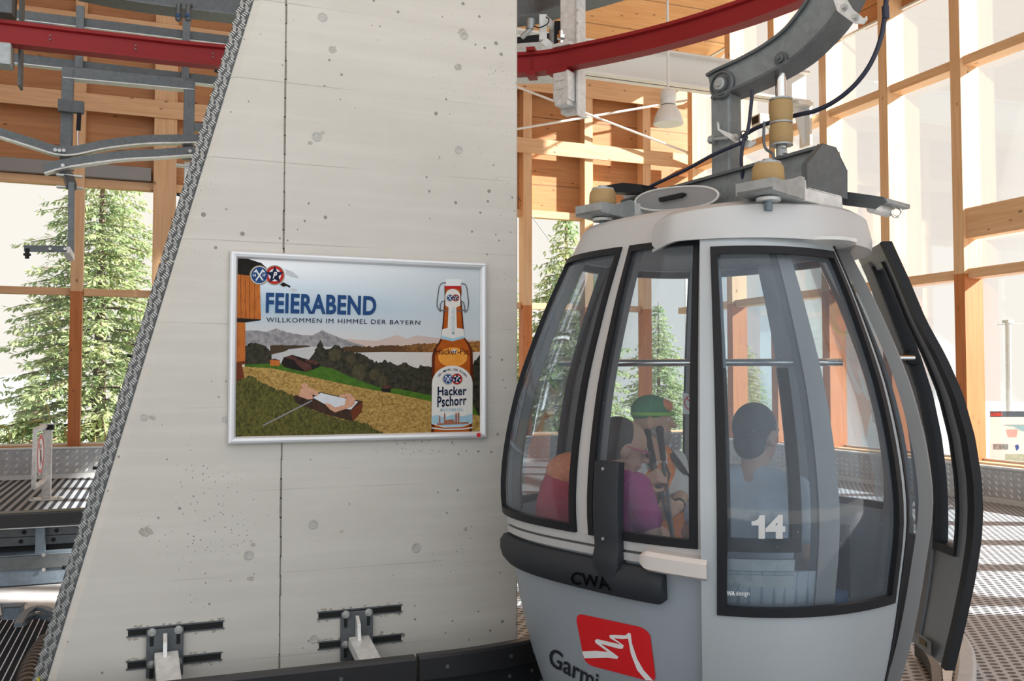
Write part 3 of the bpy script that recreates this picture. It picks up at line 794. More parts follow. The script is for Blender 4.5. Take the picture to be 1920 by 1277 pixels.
# checker plate on the slanted corner
m = MB(); off = .004
def cp_(z, k):     # k 0..1 across the plate strip
    a = xl(z)
    p = Vector((a - .034, YP + .027, z)); q = Vector((a - .092, YP + .086, z))
    return p + (q - p) * k
nrm = Vector((-.707, -.707, 0))
for z0, z1 in ((ZB, 1.98), (1.99, 3.1), (3.11, 7.5)):
    A = [cp_(z0, 0), cp_(z0, 1), cp_(z1, 1), cp_(z1, 0)]
    m.prism([p + nrm * .005 for p in A], -nrm * .005)
m.cur = 1
row = .030; z = ZB + .02; j = 0
while z < 4.6:
    for c in range(2):
        flip = (j + c) % 2
        for b in range(4):
            u = (c + .5) / 2; t = (b - 1.5) / 4
            ctr = cp_(z + row * .5 + (t * row * .95), u + t * .30 * (1 if flip else -1)) + nrm * .006
            ux = (cp_(z, 1) - cp_(z, 0)).normalized()
            d = (ux * (-1 if flip else 1) + Vector((-.29, 0, .95)) * 1.0).normalized()
            sd = d.cross(nrm).normalized()
            m.obox(ctr, d * .0120, sd * .0021, nrm * .0022)
    z += row; j += 1
m.build('corner_plate', ['galvanised_dark', 'zinc_edge'], root=pyl)
m = MB()
for z in (0.62, 1.05, 1.55, 2.3, 2.9):
    q = cp_(z, 1.0); m.cyl(q, q + Vector((-.02, 0, .004)), .008, 6)
m.build('plate_screw', 'rubber_black', root=pyl)
# shuttering joint and the horizontal joints' grout lines
m = MB(); xs = onY(530, 640, YP).x
for k in range(60):
    z0 = ZB + k * .09; w = .0028 + .0022 * random.random(); jx = xs + random.uniform(-.0012, .0012)
    m.box((jx - w, YP - .0012, z0), (jx + w, YP + .001, z0 + .095))
m.build('shutter_joint', 'dark_joint', root=pyl)
for x, y, r in ((605, 32, .020), (870, 66, .020), (623, 93, .015), (860, 125, .014), (594, 256, .021), (860, 281, .019), (587, 983, .020), (780, 1027, .021), (466, 1041, .020), (588, 1198, .018), (422, 786, .013), (270, 783, .014)):
    q = onY(x, y, YP); m = MB(); m.lathe(q + Vector((0, .002, 0)), (0, -1, 0), [(r * 1.25, 0), (r * 1.12, .0045), (r * .82, .0048), (r * .72, .0025), (r * .3, .0025), (0.0005, .0035)], 20); m.build('tie_plug', 'concrete_plug', root=pyl, smooth=True)
for x, y, r in ((272, 997, .036), (286, 783, .016), (470, 1085, .016), (474, 1022, .012), (640, 997, .010), (873, 992, .012), (624, 92, .02), (858, 126, .022), (866, 60, .026), (582, 268, .012), (605, 250, .011)):
    q = onY(x, y, YP); pts = []
    for k in range(16):
        t = 2 * PI * k / 16; rr_ = r * random.uniform(.65, 1.15); pts.append(q + Vector((math.cos(t) * rr_, -.0012, math.sin(t) * rr_ * .8)))
    m = MB(); m.prism(pts, (0, .0018, 0)); m.build('spalled_patch', 'concrete_chip', root=pyl)
# cast-in anchor channels and the brackets bolted to them
def channel(x0, y0, x1, y1):
    p, q = onY(x0, y0, YP), onY(x1, y1, YP); z = (p.z + q.z) / 2; h = .0135
    m = MB(); m.box((p.x, YP - .002, z - h), (q.x, YP + .003, z + h)); m.cur = 1
    m.box((p.x - .006, YP - .005, z + h), (q.x + .006, YP + .002, z + h + .006)); m.box((p.x - .006, YP - .005, z - h - .006), (q.x + .006, YP + .002, z - h))
    m.cur = 2
    for k in range(26):
        xx = p.x + (q.x - p.x) * random.random(); s = random.choice((-1, 1)); zz = z + s * (h + .008 + random.random() * .008)
        m.ball((xx, YP, zz), (.008, .003, .005), 6, 4)
    m.build('anchor_channel', ['slot_dark', 'galvanised_dark', 'concrete_chip'], root=pyl)
    return z
def bracket(px0, px1, yt, yb, chans, lab):
    zz = [channel(*c) for c in chans]
    p, q = onY(px0, yt, YP), onY(px1, yb, YP)
    t = thing('rail_bracket', lab, 'bracket', ((p.x + q.x) / 2, YP - .01, q.z), 'guide rail brackets on the pylon')
    yf = YP - .022
    m = MB(); m.box((p.x, yf, q.z), (q.x, YP - .006, p.z)); pl = m.build('back_plate', 'galvanised_dark', root=t, bevel=.002)
    cx = (p.x + q.x) / 2
    m = MB(); m.prism([(cx - .008, yf, p.z - .02), (cx - .008, yf - .045, p.z - .05), (cx - .008, yf - .07, q.z + .06), (cx - .008, yf, q.z + .02)], (.016, 0, 0)); m.build('rib', 'galvanised_bright', root=t)
    z0 = q.z + .09; a = Vector((cx + .005, yf - .01, z0)); b = Vector((cx + .02, 4.085, .135))
    m = MB(); m.bar(a, b, .098, .05); m.build('arm', 'galvanised_bright', root=t, bevel=.004)
    for sx in (p.x + .022, q.x - .022):
        for z in zz:
            m = MB(); m.cyl((sx, yf, z), (sx, yf - .004, z), .018, 14); m.cyl((sx, yf - .004, z), (sx, yf - .014, z), .012, 6); m.cyl((sx, yf - .014, z), (sx, yf - .024, z), .006, 8); m.build('bolt', 'bolt_zinc', root=t)
            m = MB(); m.box((sx - .008, yf - .001, z - .062), (sx + .008, yf + .002, z - .014)); m.build('slot', 'slot_dark', root=t, parent=pl)
bracket(275, 343, 1180, 1262, ((240, 1187, 418, 1171), (239, 1248, 414, 1230)), 'galvanised rail bracket low on the pylon near the slanted edge')
bracket(638, 697, 1147, 1231, ((597, 1155, 752, 1140), (598, 1211, 752, 1195)), 'galvanised rail bracket low on the pylon below the poster, beside the cabin')
# ================================================================ POSTER
cs = [onY(x, y, YP - .03) for x, y in ((431, 471), (914, 491), (913, 822), (428, 833))]
fx0, fx1 = (cs[0].x + cs[3].x) / 2, (cs[1].x + cs[2].x) / 2
fz1, fz0 = (cs[0].z + cs[1].z) / 2, (cs[2].z + cs[3].z) / 2
print('poster', fx1 - fx0, fz1 - fz0, [tuple(round(a, 3) for a in c) for c in cs])
po = thing('framed_poster', 'large landscape advertising poster in a silver aluminium frame on the concrete pylon', 'poster', ((fx0 + fx1) / 2, YP - .01, fz0))
fw = .034; yf, yb_ = YP - .034, YP - .004
def rail_(a, b, inn0, inn1):
    m = MB(); prof = [(0, yb_), (0, yf + .012), (.006, yf + .002), (.014, yf), (.026, yf + .004), (1, yf + .014), (1, yb_)]
    vs = []
    for (o, i) in ((a, inn0), (b, inn1)):
        o = Vector(o); i = Vector(i)
        for k, y in prof:
            kk = k / fw if k < 1 else 1
            pt = o + (i - o) * kk; vs.append((pt.x, y, pt.z))
    n = len(prof)
    m.add(vs, [(k, (k + 1) % n, (k + 1) % n + n, k + n) for k in range(n)] + [tuple(range(n)), tuple(range(n, 2 * n))])
    m.build('frame_side', 'frame_aluminium', root=po)
O = [(fx0, 0, fz0), (fx1, 0, fz0), (fx1, 0, fz1), (fx0, 0, fz1)]
I = [(fx0 + fw, 0, fz0 + fw), (fx1 - fw, 0, fz0 + fw), (fx1 - fw, 0, fz1 - fw), (fx0 + fw, 0, fz1 - fw)]
for k in range(4): rail_(O[k], O[(k + 1) % 4], I[k], I[(k + 1) % 4])
m = MB(); q = onY(897.5, 816, yf); m.lathe((q.x, yf + .004, fz0 + .017), (0, -1, 0), [(.011, 0), (.011, .006)], 20); m.build('round_sticker', 'decal_red', root=po)
# the printed sheet
PY = YP - .014
def ramp(name, axis, stops, var=None, rough=0.35):
    t = NT(name); sep = t.n('SeparateXYZ'); t.l(t.coord(), sep.inputs[0])
    r = t.n('ValToRGB')
    lo, hi = ((fx0, fx1), None, (fz0, fz1))[axis]
    t.l(t.step(sep.outputs[axis], lo, hi), r.inputs[0])
    el = r.color_ramp.elements
    while len(el) < len(stops): el.new(0.5)
    for x, (p, c) in zip(el, stops): x.position = p; x.color = c + (1,)
    col = r.outputs[0]
    if var: col = t.mix(t.step(t.noise(t.coord(var[2] if len(var) > 2 else (1, 1, 1)), var[0], 5, 0.7), .35, .65), col, var[1])
    t.bsdf(col, rough, spec=.12); return t
tS = NT('print_sky'); sp = tS.n('SeparateXYZ'); tS.l(tS.coord(), sp.inputs[0])
r1 = tS.n('ValToRGB'); tS.l(tS.step(sp.outputs[2], fz0, fz1), r1.inputs[0])
for x, (p, c) in zip([r1.color_ramp.elements[0], r1.color_ramp.elements[1], r1.color_ramp.elements.new(.72)], ((.50, (.66, .57, .50)), (.98, (.09, .26, .48)), (.72, (.36, .50, .62)))): x.position = p; x.color = c + (1,)
r2 = tS.n('ValToRGB'); tS.l(tS.step(sp.outputs[0], fx0, fx1), r2.inputs[0])
r2.color_ramp.elements[0].color = (0, 0, 0, 1); r2.color_ramp.elements[0].position = .15; r2.color_ramp.elements[1].color = (.85, .85, .85, 1); r2.color_ramp.elements[1].position = .85
tS.bsdf(tS.mix(r2.outputs[0], r1.outputs[0], (.52, .57, .60)), .4, spec=.12)
def pm(name, c, c2=None, scale=40, stretch=(1, 1, 1)):
    t = NT(name); n_ = t.step(t.noise(t.coord(stretch), scale, 6, 0.75), .33, .67)
    t.bsdf(t.mix(n_, c, c2 or c), .42, spec=.12)
pm('print_mountain', (0.144, 0.144, 0.161), (0.364, 0.345, 0.345), 45); pm('print_haze_hill', (0.546, 0.424, 0.374), (0.505, 0.404, 0.374), 10)
ramp('print_lake', 0, [(.1, (0.345, 0.374, 0.404)), (.5, (0.546, 0.525, 0.505)), (.85, (0.684, 0.588, 0.505))], (60, (0.484, 0.474, 0.464), (1, 1, 8)))
ramp('print_shore', 0, [(.3, (0.042, 0.035, 0.022)), (.62, (0.110, 0.049, 0.015)), (.85, (0.546, 0.232, 0.049))], (90, (0.063, 0.031, 0.012)))
pm('print_forest', (.004, .006, .004), (.055, .048, .028), 55)
pm('print_tree_light', (0.028, 0.025, 0.012), (0.086, 0.071, 0.035), 90)
pm('print_meadow', (0.028, 0.086, 0.007), (0.071, 0.161, 0.015), 40)
pm('print_gold', (.13, .07, .012), (.56, .36, .11), 75, (1, 1, 1.5))
pm('print_grass', (.012, .018, .004), (.15, .135, .028), 80, (1.2, 1, .8))
pm('print_barn', (0.288, 0.063, 0.008), (0.588, 0.187, 0.035), 22, (12, 1, .8)); pm('print_dark', (0.005, 0.004, 0.003), (0.015, 0.011, 0.008), 30)
pm('print_roof', (0.049, 0.015, 0.012), (0.110, 0.042, 0.031), 80)
pm('print_navy', (0.008, 0.045, 0.152), (0.015, 0.063, 0.187), 150); pm('print_navy_dark', (0.005, 0.012, 0.042)); pm('print_red', (0.444, 0.015, 0.015)); pm('print_white', (0.694, 0.705, 0.716)); pm('print_tan', (0.269, 0.205, 0.127))
pm('print_skin', (0.474, 0.232, 0.144), (0.609, 0.345, 0.232), 60); pm('print_water', (0.525, 0.546, 0.588), (0.630, 0.652, 0.673), 40); pm('print_tub', (0.015, 0.011, 0.009), (0.063, 0.028, 0.015), 60, (1, 1, .3))
pm('print_bottle_edge', (0.071, 0.011, 0.003), (0.110, 0.018, 0.004), 30); pm('print_bottle', (0.326, 0.063, 0.005), (0.424, 0.094, 0.009), 14); pm('print_bottle_glow', (0.673, 0.232, 0.022), (0.760, 0.345, 0.063), 12)
pm('print_label', (0.630, 0.609, 0.577), (0.694, 0.673, 0.641), 8); pm('print_lightblue', (0.259, 0.444, 0.546), (0.384, 0.546, 0.630), 30); pm('print_steel', (0.110, 0.110, 0.119)); pm('print_cloud', (0.546, 0.525, 0.525), (0.474, 0.525, 0.588), 30); pm('print_brick', (0.269, 0.102, 0.063), (0.364, 0.161, 0.102), 60); pm('print_rust', (0.127, 0.028, 0.009)); pm('print_grey', (0.232, 0.232, 0.241))
PM = ['print_sky', 'print_mountain', 'print_haze_hill', 'print_lake', 'print_shore', 'print_forest', 'print_tree_light', 'print_meadow', 'print_gold', 'print_grass', 'print_barn', 'print_dark', 'print_roof', 'print_navy', 'print_navy_dark', 'print_red', 'print_white', 'print_tan', 'print_skin', 'print_water', 'print_tub', 'print_bottle_edge', 'print_bottle', 'print_bottle_glow', 'print_label', 'print_lightblue', 'print_steel', 'print_cloud', 'print_brick', 'print_rust', 'print_grey']
ix0, ix1, iz0, iz1 = fx0 + fw, fx1 - fw, fz0 + fw, fz1 - fw
layer = [0]
def art_map(x, y):
    p = onY(x / 3.361 + 420, y / 3.361 + 460, PY)
    return Vector((min(max(p.x, ix0), ix1), PY - layer[0] * .00005, min(max(p.z, iz0), iz1)))
sheet = MB()
sheet.box((ix0 - .004, PY + .0005, iz0 - .004), (ix1 + .004, PY + .004, iz1 + .004))
def art(shape, mat, up=True):
    layer[0] += 1
    sheet.cur = PM.index('print_' + mat)
    lay(sheet, shape[0], shape[1], art_map)
def P2(*c): return poly2d([(c[i], c[i + 1]) for i in range(0, len(c), 2)])
def jag(pts, amp, step=9):
    "a treetop edge: the polyline with random teeth"
    out = []
    for (x0, y0), (x1, y1) in zip(pts[:-1], pts[1:]):
        k = max(1, int(math.hypot(x1 - x0, y1 - y0) / step))
        for i in range(k):
            out.append((x0 + (x1 - x0) * i / k, y0 + (y1 - y0) * i / k - random.uniform(-.3, 1) * amp))
    return out + [pts[-1]]
art(P2(70, 60, 1640, 60, 1640, 700, 70, 700), 'sky')
art(P2(385, 150, 430, 165, 472, 200, 468, 210, 420, 200, 392, 185), 'cloud'); art(P2(410, 280, 440, 268, 465, 285, 440, 296), 'cloud', False)
art(poly2d(jag([(760, 590), (860, 597), (960, 603), (1030, 585), (1090, 566), (1150, 590), (1215, 568), (1300, 580), (1380, 588), (1640, 600)], 3) + [(1640, 650), (760, 650)]), 'haze_hill')
art(poly2d(jag([(130, 540), (200, 537), (265, 547), (330, 526), (370, 540), (430, 556), (500, 566), (560, 570), (615, 536), (660, 556), (720, 580), (790, 606), (880, 632)], 4) + [(880, 648), (130, 648)]), 'mountain')
art(P2(130, 640, 1640, 634, 1640, 790, 130, 790), 'lake')
art(poly2d(jag([(290, 634), (350, 630), (400, 632), (540, 632)], 4) + [(540, 640), (410, 655), (380, 670), (290, 690)]), 'shore')
art(poly2d(jag([(745, 645), (830, 634), (930, 642), (1040, 630), (1130, 634), (1220, 622), (1340, 620), (1640, 606)], 7) + [(1640, 672), (1300, 674), (1000, 672), (820, 676), (745, 670)]), 'shore')
art(P2(130, 740, 300, 742, 640, 752, 1100, 840, 1640, 900, 1640, 1080, 130, 860), 'meadow')
art(poly2d(jag([(130, 640), (170, 618), (230, 622), (280, 650), (300, 690), (300, 745)], 8) + [(130, 752)]), 'forest')
art(poly2d([(535, 720), (560, 690), (575, 668), (568, 662), (588, 640), (583, 634), (600, 612), (607, 594), (616, 614), (628, 634), (622, 640), (640, 656)] + jag([(660, 652), (700, 636), (740, 650), (770, 680), (800, 668), (850, 690), (905, 712), (960, 742), (1020, 735), (1080, 762), (1150, 748), (1200, 775), (1250, 765), (1310, 780), (1560, 760), (1580, 735), (1640, 690)], 16, 11) + [(1640, 1085), (1560, 990), (1310, 945), (1100, 905), (960, 890), (800, 830), (680, 775), (560, 755)]), 'forest')
for cx, cy, rx, ry in ((850, 800, 48, 52), (945, 815, 32, 36), (1000, 850, 30, 32), (700, 690, 45, 40), (800, 720, 30, 30)):
    art(poly2d([(cx + rx * random.uniform(.85, 1.1) * math.cos(2 * PI * k / 20), cy + ry * random.uniform(.85, 1.1) * math.sin(2 * PI * k / 20)) for k in range(20)]), 'tree_light', cx == 850)
art(P2(360, 745, 376, 706, 430, 690, 475, 704, 605, 742, 600, 768, 520, 797, 470, 790, 380, 768), 'dark'); art(P2(376, 706, 430, 690, 470, 720, 545, 750, 555, 780, 515, 795, 470, 760, 440, 722), 'roof'); art(P2(500, 722, 560, 720, 602, 745, 575, 755), 'roof', False)
art(P2(288, 720, 352, 722, 350, 760, 294, 760), 'barn'); art(P2(286, 722, 320, 714, 354, 726), 'roof')
art(P2(72, 770, 130, 765, 300, 775, 420, 800, 520, 822, 700, 862, 900, 905, 1100, 940, 1310, 985, 1640, 1075, 1640, 1230, 72, 1230), 'gold')
art(poly2d(jag([(72, 850), (180, 830), (260, 880), (430, 950), (560, 1040), (700, 1090), (800, 1110), (900, 1130), (1010, 1190)], 14) + [(1010, 1230), (72, 1230)]), 'grass')
art(P2(985, 905, 1020, 876, 1055, 892, 1050, 926, 1000, 924), 'dark'); art(P2(990, 905, 1022, 875, 1057, 890, 1030, 905), 'roof')
art(poly2d([(1000 + 26 * math.cos(k * .6) , 858 + 34 * math.sin(k * .6)) for k in range(10)]), 'tree_light')
# barn corner and its roof
art(P2(78, 168, 225, 206, 233, 470, 76, 462), 'barn'); art(P2(74, 482, 134, 484, 133, 742, 74, 736), 'barn', False)
for xx in (104, 132, 160, 190): art(P2(xx, 178 + (xx - 78) * .2, xx + 3, 178 + (xx - 78) * .2, xx + 5, 466, xx + 2, 466), 'rust', xx == 104)
art(P2(74, 458, 233, 467, 225, 474, 134, 486, 74, 484), 'dark'); art(P2(74, 60, 150, 76, 235, 112, 268, 142, 170, 192, 74, 182), 'dark', False)
art(P2(74, 736, 136, 728, 134, 748, 112, 752, 128, 832, 74, 860), 'rust'); art(P2(352, 248, 372, 232, 420, 258, 412, 268, 395, 256, 372, 262), 'dark')
# bath tub with two bathers
art(P2(436, 948, 610, 926, 875, 984, 868, 1050, 812, 1110, 640, 1065, 450, 992), 'tub'); art(P2(800, 1040, 874, 985, 866, 1050, 812, 1110), 'rust')
art(P2(560, 960, 610, 930, 845, 985, 800, 1035, 660, 1015), 'water'); art(stroke2d([(245, 1136), (555, 978)], 8), 'grey')
art(P2(468, 950, 482, 905, 520, 890, 552, 900, 596, 928, 590, 950, 556, 940, 560, 968, 530, 972), 'skin'); art(disc2d(508, 878, 22, 25), 'skin', False); art(P2(480, 880, 490, 856, 520, 854, 530, 876, 505, 868), 'gold')
art(P2(632, 998, 660, 996, 700, 1022, 760, 1005, 768, 965, 800, 945, 826, 962, 824, 1000, 800, 1020, 700, 1053, 668, 1035), 'skin'); art(disc2d(782, 940, 21, 27), 'skin', False); art(P2(722, 946, 750, 936, 768, 950, 760, 964, 728, 958), 'skin', False); art(P2(762, 925, 782, 910, 802, 925, 800, 935, 765, 935), 'gold')
# emblems
def emblem(cx, cy, r):
    d = r * .78
    art(disc2d(cx - d, cy, r), 'tan'); art(disc2d(cx + d, cy, r), 'tan', False)
    art(disc2d(cx - d, cy, r * .9), 'white'); art(disc2d(cx + d, cy, r * .9), 'red', False)
    art(disc2d(cx - d, cy, r * .84), 'navy'); art(disc2d(cx + d, cy, r * .64), 'white', False)
    art(poly2d([(cx + d + (r * .95 if k % 2 == 0 else r * .42) * math.sin(PI * k / 5), cy - (r * .95 if k % 2 == 0 else r * .42) * math.cos(PI * k / 5)) for k in range(10)]), 'navy_dark')
    for s in (-1, 1):
        art(stroke2d([(cx - d - s * r * .36, cy + r * .55), (cx - d + s * r * .30, cy - r * .42)], r * .14), 'white', s == -1)
        art(poly2d([(cx - d + s * r * a, cy - r * b) for a, b in ((.14, .30), (.30, .62), (.62, .30), (.44, .26), (.32, .36))]), 'white', False)
    if r > 30:
        for txt, x0 in (('14', cx - d - r * .66), ('17', cx - d + r * .34)):
            v, f = text2d(txt, .03); art(([quadmap(((x0, cy + r * .16), (x0 + r * .3, cy + r * .16), (x0 + r * .3, cy - r * .12), (x0, cy - r * .12)))(*q) for q in v], f), 'white', False)
    v, f = text2d('P', .03, .3); art(([quadmap(((cx + d - r * .2, cy + r * .34), (cx + d + r * .24, cy + r * .34), (cx + d + r * .24, cy - r * .32), (cx + d - r * .2, cy - r * .32)))(*q) for q in v], f), 'white')
emblem(271, 188, 62)
def words(s, q, mat, bold=0.0, shear=0.0, space=1.0):
    v, f = text2d(s, bold, shear, space); fm = quadmap(q); art(([fm(*p) for p in v], f), mat)
words('FEIERABEND', ((262, 425), (957, 441), (961, 321), (265, 298)), 'navy', .032, 0, 1.06)
words('WILLKOMMEN IM HIMMEL DER BAYERN', ((267, 484), (1234, 501), (1236, 474), (267, 454)), 'navy_dark', .0, 0, 1.15)
# bottle
BO = [(1388, 256), (1494, 256), (1496, 300), (1492, 330), (1500, 392), (1508, 500), (1516, 582), (1548, 625), (1566, 668), (1568, 780), (1562, 1120), (1560, 1186), (1304, 1190), (1306, 1120), (1309, 700), (1320, 655), (1348, 618), (1366, 585), (1376, 500), (1384, 392), (1390, 330)]
art(poly2d(BO), 'bottle_edge')
art(poly2d([(1440 + (x - 1440) * .86, y) for x, y in BO]), 'bottle')
art(poly2d([(1440 + 92 * math.cos(2 * PI * k / 24), 705 + 62 * math.sin(2 * PI * k / 24)) for k in range(24)]), 'bottle_glow'); art(disc2d(1448, 668, 34, 22), 'white'); art(disc2d(1448, 668, 40, 24, r0=.5), 'bottle_glow')
art(P2(1392, 216, 1400, 211, 1492, 212, 1498, 220, 1490, 258, 1396, 258), 'white'); art(P2(1388, 256, 1494, 256, 1492, 275, 1392, 275), 'red')
for pts in ([(1398, 236), (1370, 238), (1355, 262), (1342, 350), (1342, 385), (1358, 412)], [(1492, 240), (1520, 246), (1531, 275), (1541, 360), (1536, 400), (1522, 424)], [(1388, 352), (1372, 355), (1362, 375), (1362, 420)], [(1494, 352), (1508, 360), (1515, 385), (1518, 424)], [(1358, 410), (1410, 412), (1450, 414), (1522, 408)]):
    art(stroke2d(pts, 6), 'steel', pts[0] == (1398, 236))
art(poly2d([(1440 + 47 * math.cos(PI + PI * k / 12), 320 + 45 * math.sin(PI + PI * k / 12)) for k in range(13)] + [(1488, 380), (1462, 392), (1466, 520), (1508, 528), (1516, 582), (1440, 604), (1366, 588), (1374, 530), (1408, 520), (1414, 392), (1394, 380)]), 'label')
art(P2(1368, 568, 1440, 588, 1514, 570, 1516, 584, 1440, 605, 1366, 589), 'lightblue'); emblem(1441, 332, 23)
words('MÜNCHNER HELL', ((1452, 562), (1452, 388), (1429, 388), (1429, 562)), 'lightblue', .01)
words('Hacker-Psc', ((1334, 688), (1545, 688), (1545, 650), (1334, 650)), 'bottle_edge', .01)
art(poly2d([(1437 + 128 * math.cos(PI + PI * k / 16), 872 + 114 * math.sin(PI + PI * k / 16)) for k in range(17)] + [(1564, 1120), (1500, 1145), (1380, 1148), (1306, 1125)]), 'label')
art(P2(1306, 1078, 1340, 1068, 1390, 1085, 1440, 1066, 1500, 1078, 1563, 1062, 1563, 1118, 1500, 1140, 1380, 1143, 1306, 1120), 'lightblue')
for c in ((1352, 1120, 1352, 1085, 1357, 1068, 1362, 1085, 1362, 1120), (1384, 1120, 1384, 1070, 1389, 1048, 1394, 1070, 1394, 1100, 1440, 1096, 1452, 1110, 1452, 1120), (1455, 1122, 1455, 1062, 1461, 1052, 1467, 1062, 1467, 1122), (1470, 1122, 1470, 1060, 1476, 1050, 1482, 1060, 1482, 1122), (1340, 1122, 1540, 1112, 1540, 1124, 1340, 1134)): art(P2(*c), 'brick', c[0] == 1352)
emblem(1438, 843, 36)
for k, ch in enumerate('DER HIMMEL DER BAYERN'):
    if ch == ' ': continue
    a = PI * (1.17 + .66 * k / 20); cx, cy = 1437 + 100 * math.cos(a), 868 + 86 * math.sin(a); tx, ty = -math.sin(a), math.cos(a)
    v, f = text2d(ch, .0); ux, uy = tx * 5, ty * 5; nx, ny = math.cos(a) * 6, math.sin(a) * 6
    art(([quadmap(((cx - ux - nx, cy - uy - ny), (cx + ux - nx, cy + uy - ny), (cx + ux + nx, cy + uy + ny), (cx - ux + nx, cy - uy + ny)))(*p) for p in v], f), 'navy_dark', k == 0)
words('Hacker', ((1344, 948), (1526, 944), (1526, 888), (1344, 892)), 'navy_dark', .025, 0, 1.06); words('Pschorr', ((1342, 1022), (1526, 1004), (1526, 946), (1342, 952)), 'navy_dark', .025, 0, 1.06); words('MÜNCHNER HELL', ((1362, 1046), (1506, 1044), (1506, 1021), (1362, 1022)), 'lightblue', .01)
art(stroke2d([(1306, 1150), (1380, 1160), (1500, 1158), (1562, 1148)], 8), 'label')
sheet.build('printed_sheet', PM, root=po, recalc=False)
# ================================================================ LOWER GUIDE RAILS
def guide(name, pts, lab, bolts):
    t = thing(name, lab, 'rail', pts[0], 'black guide rails at the foot of the pylon')
    m = MB(); m.sweep(pts, [(-.012, -.105), (.045, -.105), (.045, -.012), (.036, 0), (-.012, 0)]); m.build('face_strip', 'rail_black', root=t)
    m = MB(); m.sweep([p + Vector((0, 0, -.11)) for p in pts], [(-.02, -.10), (.030, -.10), (.030, 0), (-.02, 0)]); m.build('lower_strip', 'rubber_black', root=t)
    for k in bolts:
        p = pts[k]; d = (pts[min(k + 1, len(pts) - 1)] - pts[max(k - 1, 0)]).normalized(); x = d.cross(Vector((0, 0, 1)))
        for dz, o in ((-.055, .045), (-.15, .03)):
            q = p + x * o + Vector((0, 0, dz)); m = MB(); m.cyl(q, q + x * .004, .009, 10); m.build('bolt', 'galvanised_dark', root=t)
a = [Vector((-.9 + 2.0 * k / 12, 4.05 + .012 * (1 - abs(k - 6) / 6), .214)) for k in range(13)]
guide('guide_rail', a, 'speckled black guide rail bolted along the foot of the pylon', (2, 6, 10))
b = smooth_path([Vector((1.115, 4.055, .214)), Vector((1.35, 4.06, .214)), Vector((1.6, 4.10, .214)), Vector((1.76, 4.17, .214))], 5)
guide('guide_rail', b, 'clean black guide rail segment curving behind the cabin', (3, 9, 12))
# far guide rail seen past the slanted edge
yr = 7.36
t = thing('guide_rail', 'long dark guide rail behind the pylon with a drilled channel and blue grey lower beam', 'rail', (-1, yr, 0))
m = MB(); m.box((-5, yr, .395), (1.2, yr + .16, .50)); m.build('top_strip', 'rail_black', root=t, bevel=.012)
m = MB(); m.box((-5, yr + .012, .388), (1.2, yr + .14, .395)); m.build('lip', 'zinc_edge', root=t)
m = MB(); m.box((-5, yr + .16, .2), (1.2, yr + .2, .40)); m.build('back_web', 'slot_dark', root=t)
for z in (.25, .315):
    m = MB(); m.box((-5, yr + .13, z), (1.2, yr + .15, z + .06)); ch = m.build('drilled_channel', 'galvanised_dark', root=t)
    for k in range(14):
        x = -1.72 + .21 * k + (.02 if z > .3 else 0)
        m = MB(); m.cyl((x, yr + .129, z + .03), (x, yr + .131, z + .03), .016, 12); m.build('hole', 'slot_dark', root=t, parent=ch)
for x in (-2.0, onY(74, 1000, yr).x, .6):
    m = MB(); m.box((x - .03, yr + .04, .2), (x + .03, yr + .13, .39)); m.build('stay', 'blue_grey_steel', root=t)
m = MB(); m.prism([(-5, yr - .03, 0), (-5, yr + .01, .205), (-5, yr + .2, .205), (-5, yr + .2, 0)], (6.2, 0, 0)); m.build('lower_beam', 'blue_grey_steel', root=t)
m = MB(); m.box((-5, yr - .034, .11), (1.2, yr - .004, .20)); m.build('upper_band', 'galvanised_dark', root=t)
for y_ in (1040, 1068):
    q = onY(82, y_, yr - .035); m = MB(); m.cyl(q, q - Vector((0, .012, 0)), .014, 8); m.build('bolt', 'bolt_zinc', root=t)
# forked lever, corrugated hose and wire near the slanted edge
lv = onZ(80, 1160, .14)
t = thing('forked_lever', 'curved grey forked steel lever over the floor grating beside the slanted edge', 'lever', (lv.x, lv.y, 0))
for pts, z, w in (([(34, 1172), (45, 1154), (62, 1142), (80, 1141), (100, 1148), (116, 1152)], .16, .02), ([(40, 1170), (55, 1158), (72, 1154), (90, 1157), (106, 1161)], .12, .02)):
    m = MB(); m.sweep(smooth_path(pxs(onZ, pts, z), 5), [(-w, -.012), (w, -.012), (w, .010), (-w, .010)]); m.build('fork_arm', 'blue_grey_steel', root=t)
q = onZ(114, 1150, .15); m = MB(); m.cyl(q - Vector((0, 0, .14)), q + Vector((0, 0, .03)), .03, 16); m.build('pivot', 'galvanised_steel', root=t, smooth=True)
q = onZ(22, 1160, .08); m = MB(); m.prism([q + Vector((-.04, 0, 0)), q + Vector((.04, -.01, 0)), q + Vector((.06, .06, 0)), q + Vector((-.06, .06, 0))], (0, 0, .07)); m.build('foot_block', 'blue_grey_steel', root=t, bevel=.01)
pts = smooth_path(pxs(onZ, [(86, 1206), (76, 1220), (65, 1240), (56, 1262), (50, 1290), (48, 1330)], .10), 10)
rs = [.05 if k % 3 else .036 for k in range(len(pts))]
m = MB(); m.tube(pts, rs, 14); tag(m.build('corrugated_hose', 'rubber_brown_black', loc=pts[0]), 'black corrugated hose on the grating at the foot of the slanted edge', 'hose')
m = MB(); m.tube(smooth_path(pxs(onZ, [(87, 1222), (82, 1240), (74, 1262), (70, 1300)], .16), 6), .006, 8); tag(m.build('earth_wire', 'cable_yellow', loc=onZ(84, 1262, .16)), 'thin yellow green wire running beside the corrugated hose', 'wire')
